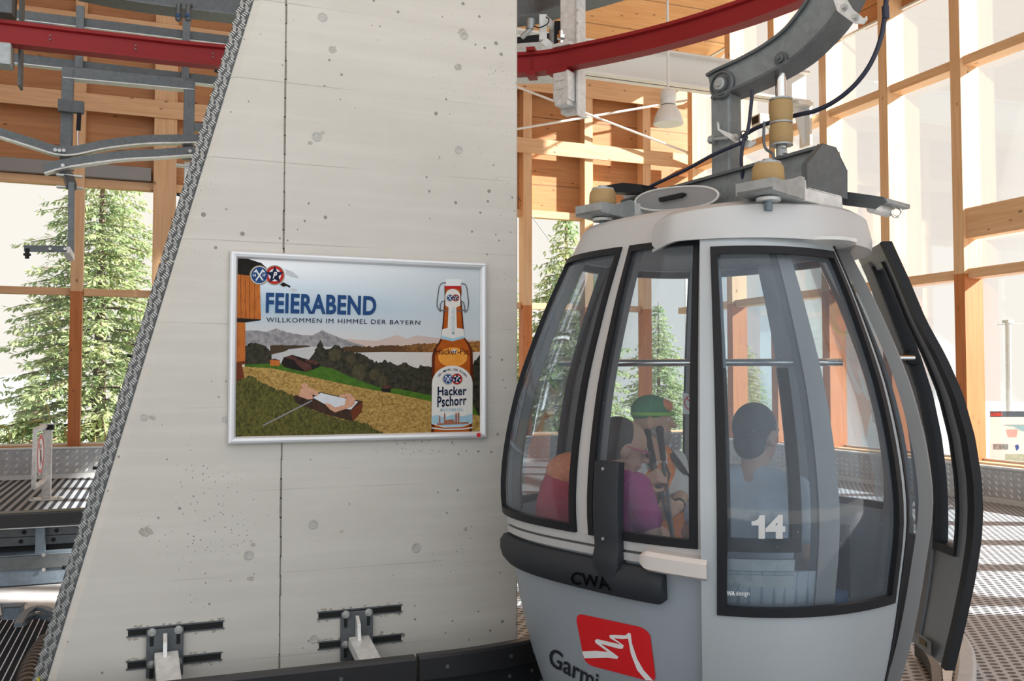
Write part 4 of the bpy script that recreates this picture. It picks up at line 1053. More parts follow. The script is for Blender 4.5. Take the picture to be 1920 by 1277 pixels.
# ---------------------------------------------------------------- no-entry sign on its post
v1, v0 = 11.1, 10.4
def sg(x, y, v): return at(x, y, v)
b = at(87, 931, v1); b.z = 0
t = thing('sign_stand', 'grey metal post with a round no entry sign on the ribbed deck', 'sign', b)
top = at(90, 801, v1)
m = MB(); m.box((b.x - .05, b.y - .05, .02), (b.x + .05, b.y + .05, top.z)); m.build('post', 'galvanised_bright', root=t, bevel=.006)
m = MB(); m.box((b.x - .17, b.y - .12, 0), (b.x + .17, b.y + .12, .02)); bp = m.build('base_plate', 'galvanised_bright', root=t, bevel=.004)
for sx in (-.14, .14):
    m = MB(); m.cyl((b.x + sx, b.y - .09, .02), (b.x + sx, b.y - .09, .04), .014, 6); m.build('bolt', 'bolt_zinc', root=t, parent=bp)
m = MB(); m.box((b.x - .07, b.y - .07, top.z - .03), (b.x + .07, b.y + .07, top.z + .03)); m.build('hinge_cap', 'rubber_black', root=t, bevel=.008)
m = MB(); m.box((b.x - .09, b.y - .02, top.z + .03), (b.x + .10, b.y + .02, top.z + .045)); m.build('cap_plate', 'galvanised_bright', root=t)
L0, L1 = at(66, 806, v0), at(63, 914, v0); R0, R1 = at(85, 800, v1 - .06), at(84, 901, v1 - .06)
for nm, p, q in (('frame_side', L0, L1), ('frame_top', L0, R0), ('frame_bottom', L1, R1)):
    m = MB(); m.bar(p, q, .045, .045, up=(0, -1, .1)); m.build(nm, 'galvanised_bright', root=t)
c = (L0 + L1 + R0 + R1) / 4; ax = (R0 - L0); ax.z = 0; ax.normalize(); nr = ax.cross(Vector((0, 0, 1))).normalized()
if nr.dot(EYE - c) < 0: nr = -nr
c = c + Vector((0, 0, .02))
m = MB(); m.lathe(c, nr, [(.235, 0), (.235, .008)], 32); sd = m.build('sign_disc', 'sign_white', root=t)
m = MB()
def smap(x, y): return c + ax * x + Vector((0, 0, y)) + nr * .010
lay(m, *disc2d(0, 0, .225, n=32, r0=.82), smap); lay(m, *stroke2d([(-.14, .14), (.14, -.14)], .03), smap)
m.build('red_ring', 'decal_red', root=t, parent=sd)
m = MB(); lay(m, *disc2d(.0, .09, .03, n=12), smap); lay(m, *P2(-.04, .05, .04, .05, .05, -.03, .03, -.15, .0, -.05, -.03, -.15, -.05, -.03), smap); m.build('walker_symbol', 'decal_black', root=t, parent=sd)
# ---------------------------------------------------------------- platform kerb and step at the cabin door
kp = smooth_path(pxs(onZ, [(1700, 1150), (1752, 1168), (1785, 1186), (1806, 1216), (1812, 1250), (1806, 1300), (1790, 1380)], .03), 6)
m = MB(); m.sweep(kp, [(-.045, -.028), (.045, -.028), (.045, .012), (.03, .022), (-.03, .022), (-.045, .012)]); tag(m.build('platform_kerb', 'kerb_white', loc=kp[12]), 'worn white curved kerb strip on the perforated deck by the open cabin door', 'kerb')
pts = [onZ(x, y, .012) for x, y in ((1766, 1246), (1780, 1244), (1787, 1262), (1782, 1300), (1770, 1300))]
t = thing('step_plate', 'bright chequered step plate inside the white curved kerb', 'plate', pts[0])
m = MB(); m.prism(pts, (0, 0, .012)); m.build('plate', 'galvanised_bright', root=t)
kp2 = smooth_path(pxs(onZ, [(1722, 1215), (1742, 1235), (1754, 1262), (1758, 1310)], .05), 5)
m = MB(); m.sweep(kp2, [(-.02, -.04), (.02, -.04), (.02, .03), (-.02, .03)]); tag(m.build('guide_track', 'rail_black', loc=kp2[4]), 'dark curved guide track under the open cabin door', 'rail')
# ================================================================ OUTSIDE
t_ = NT('meadow_ground'); v = t_.coord(); n_ = t_.noise(v, .8, 5, .7)
t_.bsdf(t_.mix(n_, (.16, .22, .07), (.42, .42, .20)), .9)
plain('pale_gravel', (.62, .60, .56), .9, var=.15, scale=3)
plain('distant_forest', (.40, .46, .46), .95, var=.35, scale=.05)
m = MB(); m.add([(-60, YB + .13, -.35), (16, YB + .13, -.35), (60, 120, -9), (-90, 120, -9)], [(0, 1, 2, 3)]); struct(m.build('ground', 'meadow_ground', loc=(-10, 40, -1), recalc=False))
m = MB(); m.add([(XR + .14, -12, -.2), (60, -30, -.2), (60, 60, -.3), (16.2, YB + .2, -.34), (XR + .14, YB + .13, -.2)], [(0, 1, 2, 3, 4)]); struct(m.build('ground_2', 'pale_gravel', loc=(20, 10, 0), recalc=False))
m = MB(); m.box((-25, -14, -.3), (XR + .2, -3, -.02)); struct(m.build('ground_3', 'pale_gravel', loc=(-5, -8, 0)))
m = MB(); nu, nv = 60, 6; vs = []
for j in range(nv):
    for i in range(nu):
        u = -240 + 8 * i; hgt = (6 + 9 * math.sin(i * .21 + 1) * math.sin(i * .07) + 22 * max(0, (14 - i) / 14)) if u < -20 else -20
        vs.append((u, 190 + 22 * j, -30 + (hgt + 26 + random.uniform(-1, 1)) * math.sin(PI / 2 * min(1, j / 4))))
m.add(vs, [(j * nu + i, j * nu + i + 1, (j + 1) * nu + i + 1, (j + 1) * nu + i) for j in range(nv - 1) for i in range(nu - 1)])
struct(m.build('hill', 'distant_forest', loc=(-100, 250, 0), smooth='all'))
# spruces
t_ = NT('spruce_needles'); v = t_.coord(); n_ = t_.noise(v, 2.2, 3)
d_ = t_.n('BsdfDiffuse'); tl = t_.n('BsdfTranslucent'); ms = t_.n('MixShader'); ms.inputs[0].default_value = .45
cc_ = t_.mix(t_.step(n_, .35, .65), (.26, .37, .19), (.50, .54, .29))
t_.l(cc_, d_.inputs[0]); t_.l(cc_, tl.inputs[0]); t_.l(d_.outputs[0], ms.inputs[1]); t_.l(tl.outputs[0], ms.inputs[2]); t_.l(ms.outputs[0], t_.out.inputs[0])
plain('bark', (.16, .11, .08), .9, var=.3, scale=8)
def spruce(base, H, rad, seed, lab, group, dens=1.0):
    rnd = random.Random(seed); base = Vector(base)
    t = thing('spruce_tree', lab, 'tree', base, group)
    m = MB(); m.tube([base + Vector((0, 0, H * k / 6)) for k in range(7)], [H * .02 * (1 - k / 6.3) + .005 for k in range(7)], 10); m.build('trunk', 'bark', root=t)
    vs = []; fs = []; bm_ = MB()
    def spray(p, d, L, w):
        s = d.cross(Vector((rnd.gauss(0, .35), rnd.gauss(0, .35), 1))).normalized() * w
        b = len(vs); q = p + d * L
        vs.extend([p - s * .3, p + d * L * .55 - s, q, p + d * L * .55 + s]); fs.append((b, b + 1, b + 2, b + 3))
    z = H * .03
    while z < H * .985:
        f = 1 - z / H
        R_ = rad * (f ** .82) * rnd.uniform(.78, 1.1) + .05
        nb = max(4, int((8 if f > .25 else 6) * dens)); a0 = rnd.random() * 6.28
        for b in range(nb):
            a = a0 + 6.28 * b / nb + rnd.gauss(0, .2); L = R_ * rnd.uniform(.7, 1.15)
            dr = Vector((math.cos(a), math.sin(a), 0)); p0 = base + Vector((0, 0, z))
            pts = [p0 + dr * (L * k / 6) + Vector((0, 0, L * (.10 * (k / 6) - .42 * (k / 6) ** 2 + .16 * (k / 6) ** 4))) for k in range(7)]
            if f > .1: bm_.tube(pts[:6], [.016 * f + .004] * 6, 4, caps=False)
            side = Vector((-dr.y, dr.x, 0))
            steps = max(3, int(L / .11 * dens))
            for k in range(steps):
                s = (k + rnd.random()) / steps
                if s < .18: continue
                i = min(5, int(s * 6)); q = pts[i].lerp(pts[i + 1], s * 6 - i)
                for sg_ in (-1, 1):
                    tl_ = L * .42 * (1.08 - s) + .10
                    td = (dr * .75 + side * sg_ * rnd.uniform(.5, 1.1) + Vector((0, 0, rnd.uniform(-.45, .05)))).normalized()
                    ns = max(1, int(tl_ / .14))
                    for w_ in range(ns):
                        spray(q + td * (tl_ * w_ / ns) + Vector((rnd.gauss(0, .02), rnd.gauss(0, .02), rnd.gauss(0, .02))), (td + Vector((rnd.gauss(0, .3), rnd.gauss(0, .3), rnd.gauss(-.12, .3)))).normalized(), .19, .030)
                    spray(q, (td + Vector((0, 0, -.8))).normalized(), .17, .026)
        z += H * .022 + .10 * f
    m = MB(); m.v = [Vector(p) for p in vs]; m.f = fs; m.mi = [0] * len(fs); fo = m.build('foliage', 'spruce_needles', root=t, recalc=False)
    bm_.build('boughs', 'bark', root=t, recalc=False)
    return t
def ground_at(x, v):
    p = at(x, 710, v); p.z = -.35 - (p.y - YB) * .083 if p.y > YB else -.2; return p
SPG = 'spruces outside the glass'
t1 = spruce(ground_at(186, 21), 8.8, 3.3, 3, 'sunlit spruce tree outside the window beside the slanted pylon edge', SPG, 1.15)
t2 = spruce(ground_at(1062, 22), 6.2, 2.3, 11, 'sunlit spruce tree outside between the pylon and the cabin roof', SPG)
for x, v_, rz, s, lab in ((940, 26, 1.1, 1.0, 'spruce standing partly hidden behind the pylon edge, seen through the cabin'), (1235, 30, 2.3, .84, 'smaller spruce seen through the cabin windows'), (1390, 35, 3.7, .8, 'spruce at the far corner of the glass hall behind the cabin'), (-60, 30, 4.4, .75, 'spruce half outside the frame behind the tall sunlit spruce'), (262, 27, 5.2, .62, 'small spruce behind the tall spruce, close to the slanted pylon edge'), (60, 25, .6, .5, 'small young spruce behind the no entry sign')):
    g = ground_at(x, v_); c = clone(t2, g - Vector(t2.location)); c['label'] = lab; c.rotation_euler = (0, 0, rz); c.scale = (s, s, s)
# weeds in front of the spruce
t_ = NT('dry_grass'); n_ = t_.noise(t_.coord(), 6, 2); cg = t_.mix(n_, (.30, .38, .10), (.66, .54, .24)); d_ = t_.n('BsdfDiffuse'); t_.l(cg, d_.inputs[0]); t_.l(d_.outputs[0], t_.out.inputs[0])
m = MB()
for k in range(2600):
    x = random.uniform(-4.5, .5) if k < 1600 else random.uniform(4, 9.4); y = YB + random.uniform(.35, 2.2); z = -.35 - (y - YB) * .083; h = random.uniform(.5, 1.0); a = random.random() * 6.28
    b = Vector((x, y, z)); lean = Vector((math.cos(a), math.sin(a), 0)) * h * random.uniform(.05, .45); s = Vector((-math.sin(a), math.cos(a), 0)) * .010
    m.add([b - s, b + s, b + lean * .4 + Vector((0, 0, h * .65)) + s * .7, b + lean * .4 + Vector((0, 0, h * .65)) - s * .7, b + lean + Vector((0, 0, h))], [(0, 1, 2, 3), (3, 2, 4)])
g = m.build('grass', 'dry_grass', loc=(-2, YB + 1, -.4), recalc=False); g['kind'] = 'stuff'; g['label'] = 'tall dry grass outside the window below the spruce'; g['category'] = 'grass'
for x, y0, y1, lean, lab in ((36, 832, 790, 26, 'arching pale grass stalk behind the no entry sign'), (22, 838, 800, -14, 'leaning dry umbel stalk outside at the edge of the picture'), (95, 832, 775, -3, 'upright reddish seed stalk rising behind the post'), (120, 833, 806, 2, 'short seed stalk outside between post and timber upright'), (140, 832, 800, 6, 'seed stalk outside close to the timber upright'), (196, 830, 818, 2, 'pale umbel flower outside between upright and pylon edge')):
    p = onY(x, y0 + 60, YB + .4); q = onY(x + lean * .4, (y0 + y1) / 2 - 8, YB + .4); r_ = onY(x + lean, y1, YB + .4)
    t = thing('seed_stalk', lab, 'plant', p, 'weeds outside the window')
    pp = smooth_path([p, q, r_], 5); m = MB(); m.tube(pp, .008, 6); m.build('stem', 'dry_grass', root=t)
    m = MB(); d = (pp[-1] - pp[-3]).normalized(); m.tube([pp[-1] - d * .02, pp[-1] + d * .03, pp[-1] + d * .10, pp[-1] + d * .16], [.008, .022, .018, .004], 8); m.build('seed_head', 'dry_grass', root=t)
# banner and pole beyond the glass wall
vb = 15.5
c0 = at(1856, 771, vb); nrm = (EYE - c0); nrm.z = 0; nrm.normalize(); ux = Vector((-nrm.y, nrm.x, 0))
if ux.dot(R) < 0: ux = -ux
def bp_(x, y, o=.0): return hit(x, y, c0 + nrm * o, nrm)
t = thing('banner_board', 'white advertising banner with a dark headline strip outside the glass wall', 'banner', at(1890, 905, vb))
m = MB(); m.prism([bp_(1856, 771), bp_(1990, 771), bp_(1990, 905), bp_(1856, 905)], -nrm * .05); bd = m.build('board', 'sign_white', root=t)
m = MB(); m.prism([bp_(1856, 771, .003), bp_(1990, 771, .003), bp_(1990, 782, .003), bp_(1856, 782, .003)], -nrm * .002); m.build('headline_strip', 'cable_black', root=t, parent=bd)
pm('banner_pink', (.66, .40, .38)); pm('banner_sky', (.30, .50, .58)); pm('banner_green', (.30, .40, .28), (.6, .6, .5), 20); pm('banner_dark', (.06, .07, .08), (.4, .42, .44), 25); pm('banner_blue', (.06, .10, .35))
m = MB(); mm = ['decal_red', 'banner_pink', 'banner_sky', 'banner_green', 'banner_dark', 'banner_blue']
v, f = text2d('LIDSEN', .04); fm = quadmap(((1858, 780), (1879, 780), (1879, 774), (1858, 774)))
lay(m, [fm(*p) for p in v], f, lambda x, y: bp_(x, y, .008))
for k, pts in ((1, [(1886, 806), (1908, 806), (1906, 820), (1890, 820)]), (2, [(1878, 797), (1925, 797), (1940, 812), (1915, 808), (1900, 800)]), (3, [(1885, 852), (1925, 852), (1925, 872), (1885, 872)]), (4, [(1862, 833), (1890, 833), (1890, 843), (1862, 843)]), (5, [(1903, 836), (1909, 833), (1911, 840), (1906, 846)])):
    m.cur = k; lay(m, *poly2d(pts), lambda x, y: bp_(x, y, .008))
m.build('printed_logos', mm, root=t, parent=bd)
p, q = at(1893, 905, 17.5), at(1890, 606, 17.5)
t = thing('lamp_post', 'thin grey pole outside rising behind the white banner', 'pole', p)
m = MB(); m.cyl(p, q, .05, 10); m.build('post', 'galvanised_steel', root=t)
m = MB(); m.box(q - Vector((.07, .07, 0)), q + Vector((.07, .07, .06))); m.build('cap', 'galvanised_steel', root=t)
m = MB(); m.cyl(at(1858, 609, 17.5), at(2000, 606, 17.5), .012, 6); m.build('wire', 'galvanised_steel', root=t)
# ================================================================ GONDOLA
CU, CV = 0.855, 4.05
EX = Vector((-.75, -.66)).normalized(); DX = Vector((.66, -.75)).normalized()     # towards the bumper end, towards the door side (u, v)
AA, BB, NN = 0.775, 0.855, 2.7
ZS = [0.06, 0.10, 0.35, 0.70, 1.00, 1.38, 1.71, 1.95, 2.10, 2.3]
SS = [0.78, 0.80, 0.89, 0.965, 1.00, 0.93, 0.80, 0.68, 0.60, 0.48]
def prof(z):
    z = min(max(z, ZS[0]), ZS[-1]); k = 0
    while z > ZS[k + 1] and k < len(ZS) - 2: k += 1
    t = (z - ZS[k]) / (ZS[k + 1] - ZS[k])
    def tan(i):
        if i == 0 or i == len(ZS) - 1: return 0 if i == 0 else (SS[-1] - SS[-2]) / (ZS[-1] - ZS[-2])
        return (SS[i + 1] - SS[i - 1]) / (ZS[i + 1] - ZS[i - 1])
    h = ZS[k + 1] - ZS[k]
    return (2 * t ** 3 - 3 * t * t + 1) * SS[k] + (t ** 3 - 2 * t * t + t) * h * tan(k) + (3 * t * t - 2 * t ** 3) * SS[k + 1] + (t ** 3 - t * t) * h * tan(k + 1)
NS = 720
_pl = []
for i in range(NS):
    t = 2 * PI * i / NS; c, s = math.cos(t), math.sin(t)
    _pl.append((AA * math.copysign(abs(c) ** (2 / NN), c), BB * math.copysign(abs(s) ** (2 / NN), s)))
_cum = [0.0]
for i in range(NS):
    a, b = _pl[i], _pl[(i + 1) % NS]; _cum.append(_cum[-1] + math.hypot(a[0] - b[0], a[1] - b[1]))
PER = _cum[-1]; Q = PER / 4
def plan(s):
    "(e, d) point and outward normal at arc length s from the middle of the bumper end, growing towards the door side"
    s = s % PER
    lo = int(np.searchsorted(_cum, s, side='right')) - 1; lo = min(max(lo, 0), NS - 1)
    f = (s - _cum[lo]) / max(_cum[lo + 1] - _cum[lo], 1e-9)
    a, b = _pl[lo], _pl[(lo + 1) % NS]
    a2, b2 = _pl[(lo - 4) % NS], _pl[(lo + 5) % NS]
    tx, ty = b2[0] - a2[0], b2[1] - a2[1]; L = math.hypot(tx, ty)
    return a[0] + (b[0] - a[0]) * f, a[1] + (b[1] - a[1]) * f, ty / L, -tx / L
def ED(e, d, z):
    p = EX * e + DX * d
    return W(CU + p.x, CV + p.y, z)
def P(s, z, off=0.0):
    e, d, ne, nd = plan(s); k = prof(z)
    return ED(e * k + ne * off, d * k + nd * off, z)
def s_at(px, z, off=0.0, lo=-1.0, hi=1.7):
    best = None
    for i in range(400):
        s = lo + (hi - lo) * i / 399; x = proj(P(s, z, off))[0]
        if best is None or abs(x - px) < best[0]: best = (abs(x - px), s)
    return best[1]
_grid = {}
def surf_px(x, y, off=0.0):
    "arc length and height of the shell point seen at a pixel of the photograph"
    key = round(off, 4)
    if key not in _grid:
        g = [(s, z) + proj(P(s, z, off)) for s in np.linspace(-.60, 1.35, 90) for z in np.linspace(.08, 2.05, 60)]
        _grid[key] = np.array(g)
    g = _grid[key]; i = int(np.argmin((g[:, 2] - x) ** 2 + (g[:, 3] - y) ** 2)); s, z = float(g[i, 0]), float(g[i, 1])
    for _ in range(4):
        x0, y0 = proj(P(s, z, off)); h = 1e-3
        xs_, ys_ = proj(P(s + h, z, off)); xz, yz = proj(P(s, z + h, off))
        A = np.array([[(xs_ - x0) / h, (xz - x0) / h], [(ys_ - y0) / h, (yz - y0) / h]])
        try: d = np.linalg.solve(A, [x - x0, y - y0])
        except np.linalg.LinAlgError: break
        s += max(-.05, min(.05, d[0])); z += max(-.05, min(.05, d[1]))
    return s, z
def on_shell(off, lift): return lambda x, y: P(*surf_px(x, y, off), off + lift)
base = ED(0, 0, 0.06)
gon = thing('gondola_cabin', 'silver round-sided cable car cabin with open door, number 14 on its window', 'gondola', base)
def GB(mb, name, mat, parent=None, **k): return mb.build(name, mat, root=gon, parent=parent, **k)
def panel(mb, s0, s1, z0, z1, off=0.0, th=.02, ns=None, nz=None):
    "a shell patch with thickness; z0 and z1 may depend on s"
    fz0 = z0 if callable(z0) else (lambda s: z0); fz1 = z1 if callable(z1) else (lambda s: z1)
    zz = abs(fz1(s0) - fz0(s0))
    ns = ns or max(1, int(abs(s1 - s0) / .025)); nz = nz or max(1, int(zz / .07))
    vs = []
    for o in (off, off - th):
        for j in range(nz + 1):
            for i in range(ns + 1):
                s = s0 + (s1 - s0) * i / ns; z = fz0(s) + (fz1(s) - fz0(s)) * j / nz; vs.append(P(s, z, o))
    w = ns + 1; N = w * (nz + 1); fs = []
    for j in range(nz):
        for i in range(ns):
            a = j * w + i; fs.append((a, a + 1, a + w + 1, a + w)); fs.append((a + N, a + w + N, a + w + 1 + N, a + 1 + N))
    for i in range(ns): fs.append((i, i + N, i + 1 + N, i + 1)); k = nz * w + i; fs.append((k, k + 1, k + 1 + N, k + N))
    for j in range(nz): a = j * w; fs.append((a, a + w, a + w + N, a + N)); b = j * w + ns; fs.append((b, b + N, b + w + N, b + w))
    mb.add(vs, fs); return mb
def sheet_(mb, s0, s1, z0, z1, off=0.0):
    "single pane following the shell"
    ns = max(2, int(abs(s1 - s0) / .04)); nz = max(2, int((z1 - z0) / .06)); vs = []
    for j in range(nz + 1):
        for i in range(ns + 1): vs.append(P(s0 + (s1 - s0) * i / ns, z0 + (z1 - z0) * j / nz, off))
    w = ns + 1
    mb.add(vs, [(j * w + i, j * w + i + 1, (j + 1) * w + i + 1, (j + 1) * w + i) for j in range(nz) for i in range(ns)]); return mb
def gasket(mb, s0, s1, z0, z1, off, w=.028, th=.016):
    panel(mb, s0, s0 + w, z0, z1, off + th, th * 2); panel(mb, s1 - w, s1, z0, z1, off + th, th * 2)
    panel(mb, s0 + w, s1 - w, z0, z0 + w * 1.1, off + th, th * 2); panel(mb, s0 + w, s1 - w, z1 - w, z1, off + th, th * 2); return mb
SILL, SILLD, WTOP = 0.86, 0.655, 1.985
sB1 = s_at(1309, 1.2); sC0 = s_at(1313, 1.1, .05); sC1 = s_at(1699, 1.0, .05); sOp = s_at(1572, 1.0); sG = s_at(1135, 1.0, .04)
sSil = min((proj(P(s, 1.2))[0], s) for s in np.linspace(-1.2, 0, 300))[1]
print('gondola s:', sSil, sB1, sC0, sC1, sOp, sG, 'Q', Q)
LB = sB1 + .035; OP = Q - sOp
pw = .036
# lower body, belt, pillars
m = MB(); panel(m, Q + OP + .02, PER + Q - OP - .02, .10, SILL - .07, 0, .02); GB(m, 'lower_shell', 'silver_paint', smooth=True)
for a, b in ((LB + .02, Q - OP), (Q + OP, 2 * Q - LB - .02)):
    m = MB(); panel(m, a + (.09 if a > Q else 0), b - (.09 if b < Q else 0), .10, SILLD, 0, .02); GB(m, 'door_side_shell', 'silver_paint', smooth=True)
m = MB(); panel(m, -LB - .05, LB, SILL - .072, SILL - .044, .014, .03); panel(m, -LB - .05, LB, SILL - .034, SILL, .010, .03); panel(m, LB + .05, 2 * Q - LB, SILL - .07, SILL, .0, .02, ns=2) if False else None
GB(m, 'belt_moulding', 'silver_paint_roof', smooth=True)
m = MB(); panel(m, -LB - .05, LB, SILL - .046, SILL - .032, .002, .02); GB(m, 'belt_groove', 'galvanised_dark', smooth=True)
m = MB(); panel(m, 2 * Q - LB - .02, PER - LB - .04, SILL - .072, SILL, .004, .025); GB(m, 'rear_belt', 'silver_paint', smooth=True)
WINS = [('B', pw, sB1), ('A', sSil - .005, -pw), ('R1', 2 * Q - LB, 2 * Q - pw), ('R2', 2 * Q + pw, 2 * Q + LB), ('S1', 2 * Q + LB + .10, 3 * Q - .05), ('S2', 3 * Q + .05, PER + sSil - .10)]
PILL = [(-pw, pw), (sB1, LB + .06), (2 * Q - LB - .08, 2 * Q - LB), (2 * Q - pw, 2 * Q + pw), (2 * Q + LB, 2 * Q + LB + .10), (3 * Q - .05, 3 * Q + .05), (PER + sSil - .10, PER + sSil)]
for i, (a, b) in enumerate(PILL):
    m = MB(); panel(m, a, b, SILL - .01, WTOP + .02, .004, .035, ns=2); p_ = GB(m, 'pillar', 'silver_paint_roof' if i < 2 else 'silver_paint', smooth=True)
    m = MB(); panel(m, a - .012, b + .012, SILL, WTOP, -.032, .035, ns=2); GB(m, 'pillar_lining', 'inner_lining', parent=p_, smooth=True)
for nm, a, b in WINS:
    m = MB(); sheet_(m, a, b, SILL, WTOP, .003); w = GB(m, 'window_pane', 'cabin_perspex', smooth='all', recalc=False)
    m = MB(); gasket(m, a, b, SILL, WTOP, .003, .027); GB(m, 'gasket', 'rubber_black', parent=w, smooth=True)
# fixed door-side windows with the tilting vent frame behind the open leaf
for a, b in ((LB + .06, Q - OP - .075), (Q + OP + .075, 2 * Q - LB - .08)):
    m = MB(); sheet_(m, a, b, SILLD + .02, WTOP, .0); w = GB(m, 'side_pane', 'cabin_perspex', smooth='all', recalc=False)
sv0, sv1 = surf_px(1352, 900)[0], surf_px(1500, 950)[0]; zv0 = surf_px(1430, 1030)[1]; zv1 = surf_px(1420, 690)[1]
m = MB(); panel(m, sv0, sv0 + .03, zv0, zv1, .012, .03); panel(m, sv1 - .035, sv1, zv0, zv1, .012, .03); panel(m, sv0, sv1, zv0 - .01, zv0 + .035, .012, .03); GB(m, 'vent_frame', 'rubber_black', smooth=True)
m = MB(); panel(m, sv0, sv1 - .02, zv0 - .075, zv0 - .035, .008, .02); panel(m, sv0, sv1 - .02, zv0 - .13, zv0 - .09, .006, .02); GB(m, 'vent_rail', 'galvanised_steel', smooth=True)
for a, b in ((Q - OP - .085, Q - OP), (Q + OP, Q + OP + .085)):
    m = MB(); panel(m, a, b, .10, WTOP + .02, .006, .05, ns=2); GB(m, 'door_jamb', 'inner_lining', smooth=True)
# header ring, roof, inner ceiling and floor
m = MB(); panel(m, 0, PER, WTOP, 2.10, .004, .03, ns=96, nz=3); GB(m, 'header_ring', 'silver_paint_roof', smooth=True)
m = MB(); rings = [(1.0, 2.10, .004), (.97, 2.118, 0), (.88, 2.130, 0), (.65, 2.137, 0), (.3, 2.14, 0), (.02, 2.14, 0)]
def disc(mb, rings, n=96):
    vs = []
    for k, z, o in rings:
        for i in range(n):
            e, d, ne, nd = plan(PER * i / n); q = prof(2.10) * k; vs.append(ED(e * q + ne * o, d * q + nd * o, z))
    mb.add(vs, [(j * n + i, j * n + (i + 1) % n, (j + 1) * n + (i + 1) % n, (j + 1) * n + i) for j in range(len(rings) - 1) for i in range(n)] + [tuple((len(rings) - 1) * n + i for i in range(n))])
disc(m, rings); GB(m, 'roof', 'silver_paint_roof', smooth=True)
def slab(z, off, th, mat, name):
    n = 72; vs = []
    for zz in (z, z + th):
        for i in range(n): vs.append(P(PER * i / n, z, off) + Vector((0, 0, zz - z)))
    m = MB(); m.add(vs, [tuple(range(n)), tuple(range(n, 2 * n))] + [(i, (i + 1) % n, (i + 1) % n + n, i + n) for i in range(n)]); return GB(m, name, mat)
slab(1.99, -.02, .03, 'inner_ceiling', 'inner_ceiling'); slab(.10, -.02, .03, 'rubber_black', 'floor_plate')
q = ED(.05, .55, 1.985); m = MB(); m.lathe(q, (0, 0, -1), [(.17, 0), (.165, .012), (.10, .02), (.001, .022)], 28); cl = GB(m, 'ceiling_lamp', 'lamp_white', smooth=True)
m = MB(); m.box(q + Vector((-.025, -.02, -.03)), q + Vector((.025, .02, -.02))); GB(m, 'lamp_catch', 'rubber_black', parent=cl)
# door canopy: the broad pale strip over the door runners
sK0, sK1 = s_at(1216, 2.0, .05), Q + OP + .42
def ktop(s):
    t = (s - sK0) / (sK1 - sK0); return 2.075 + .05 * math.sin(PI * min(1, max(0, t))) ** .6
m = MB(); prevs = []
ns = 40; vs = []
for i in range(ns + 1):
    s = sK0 + (sK1 - sK0) * i / ns; o = .062 * min(1, (i + 1) / 4) + .045 * math.exp(-((s - Q - .1) / .45) ** 2)
    zt = ktop(s); zb = 1.972 - .028 * max(0, 1 - i / 4)
    e, d, ne, nd = plan(s)
    for z, oo, kk in ((zb, o + .012, prof(2.0)), (zb + .045, o + .014, prof(2.0)), (zt - .02, o - .004, prof(2.0)), (zt, o - .035, prof(2.0)), (zt + .012, -.12, prof(2.05)), (zb + .02, -.02, prof(2.05)), (zb, o - .004, prof(2.0))):
        vs.append(ED(e * kk + ne * oo, d * kk + nd * oo, z))
k = 7
m.add(vs, [(i * k + j, i * k + (j + 1) % k, (i + 1) * k + (j + 1) % k, (i + 1) * k + j) for i in range(ns) for j in range(k)] + [tuple(range(k)), tuple(range(ns * k, ns * k + k))])
cn = GB(m, 'door_canopy', 'silver_paint_roof', smooth=True)
for x, y in ((1597, 410), (1608, 418), (1613, 425)):
    s, z = surf_px(x, 432, .09); q = P(s, 2.03, .10); 
# bumper round the end
sU0 = -LB - .10; sU1 = s_at(1240, .72, .05)
m = MB(); ns = 44; vs = []; pr_ = [(-.065, .004), (-.062, .030), (-.035, .050), (.0, .056), (.035, .050), (.060, .030), (.064, .004)]
for i in range(ns + 1):
    t = i / ns; s = sU0 + (sU1 - sU0) * t
    hs = .90 if t < .9 else 1.0
    end = 1.0
    dd_ = min(t * (sU1 - sU0), (1 - t) * (sU1 - sU0))
    if dd_ < .03: end = math.sqrt(max(0, 1 - (1 - dd_ / .03) ** 2)) * .3 + .7
    zc = .715 - .004 * t
    for h, o in pr_: vs.append(P(s, zc + h * 1.02 * end, o * (.5 + .5 * end)))
k = len(pr_)
m.add(vs, [(i * k + j, i * k + j + 1, (i + 1) * k + j + 1, (i + 1) * k + j) for i in range(ns) for j in range(k - 1)] + [tuple(range(k)), tuple(range(ns * k, ns * k + k))])
bu = GB(m, 'end_bumper', 'bumper_plastic', smooth=True)
def word_on(mb, text, quad, off, lift, bold=0.0, shear=0.0, cut=9):
    v, f = text2d(text, bold, shear); fm = quadmap(quad); lay(mb, [fm(*p) for p in v], f, on_shell(off, lift), cut)
m = MB(); word_on(m, 'CWA', ((1070, 1094), (1147, 1108), (1141, 1083), (1074, 1071)), .056, .004, .015); GB(m, 'bumper_lettering', 'bumper_letter', parent=bu, recalc=False)
# black guard strip in front of the middle pillar
zg1 = surf_px(1136, 866, .04)[1]
m = MB(); n = 14; vs = []
gs = .058
for i in range(n + 1):
    z = .70 + (zg1 - .70) * i / n; hw = gs * (1 if i > 2 else (.35 + .325 * i)); o = .060 if z < .80 else .045
    for s, oo in ((sG - hw, .006), (sG - hw, o - .006), (sG - hw + .012, o), (sG + hw - .012, o), (sG + hw, o - .006), (sG + hw, .006)): vs.append(P(s, z, oo))
m.add(vs, [(i * 6 + j, i * 6 + (j + 1) % 6, (i + 1) * 6 + (j + 1) % 6, (i + 1) * 6 + j) for i in range(n) for j in range(6)] + [tuple(range(6)), tuple(range(n * 6, n * 6 + 6))])
gd = GB(m, 'guard_strip', 'bumper_plastic', smooth=True)
for y in (879, 1010):
    s, z = surf_px(1131, y, .045); q = P(s, z, .045); nn_ = (P(s, z, .06) - q).normalized(); m = MB(); m.cyl(q, q + nn_ * .004, .006, 10); GB(m, 'screw', 'bolt_zinc', parent=gd)
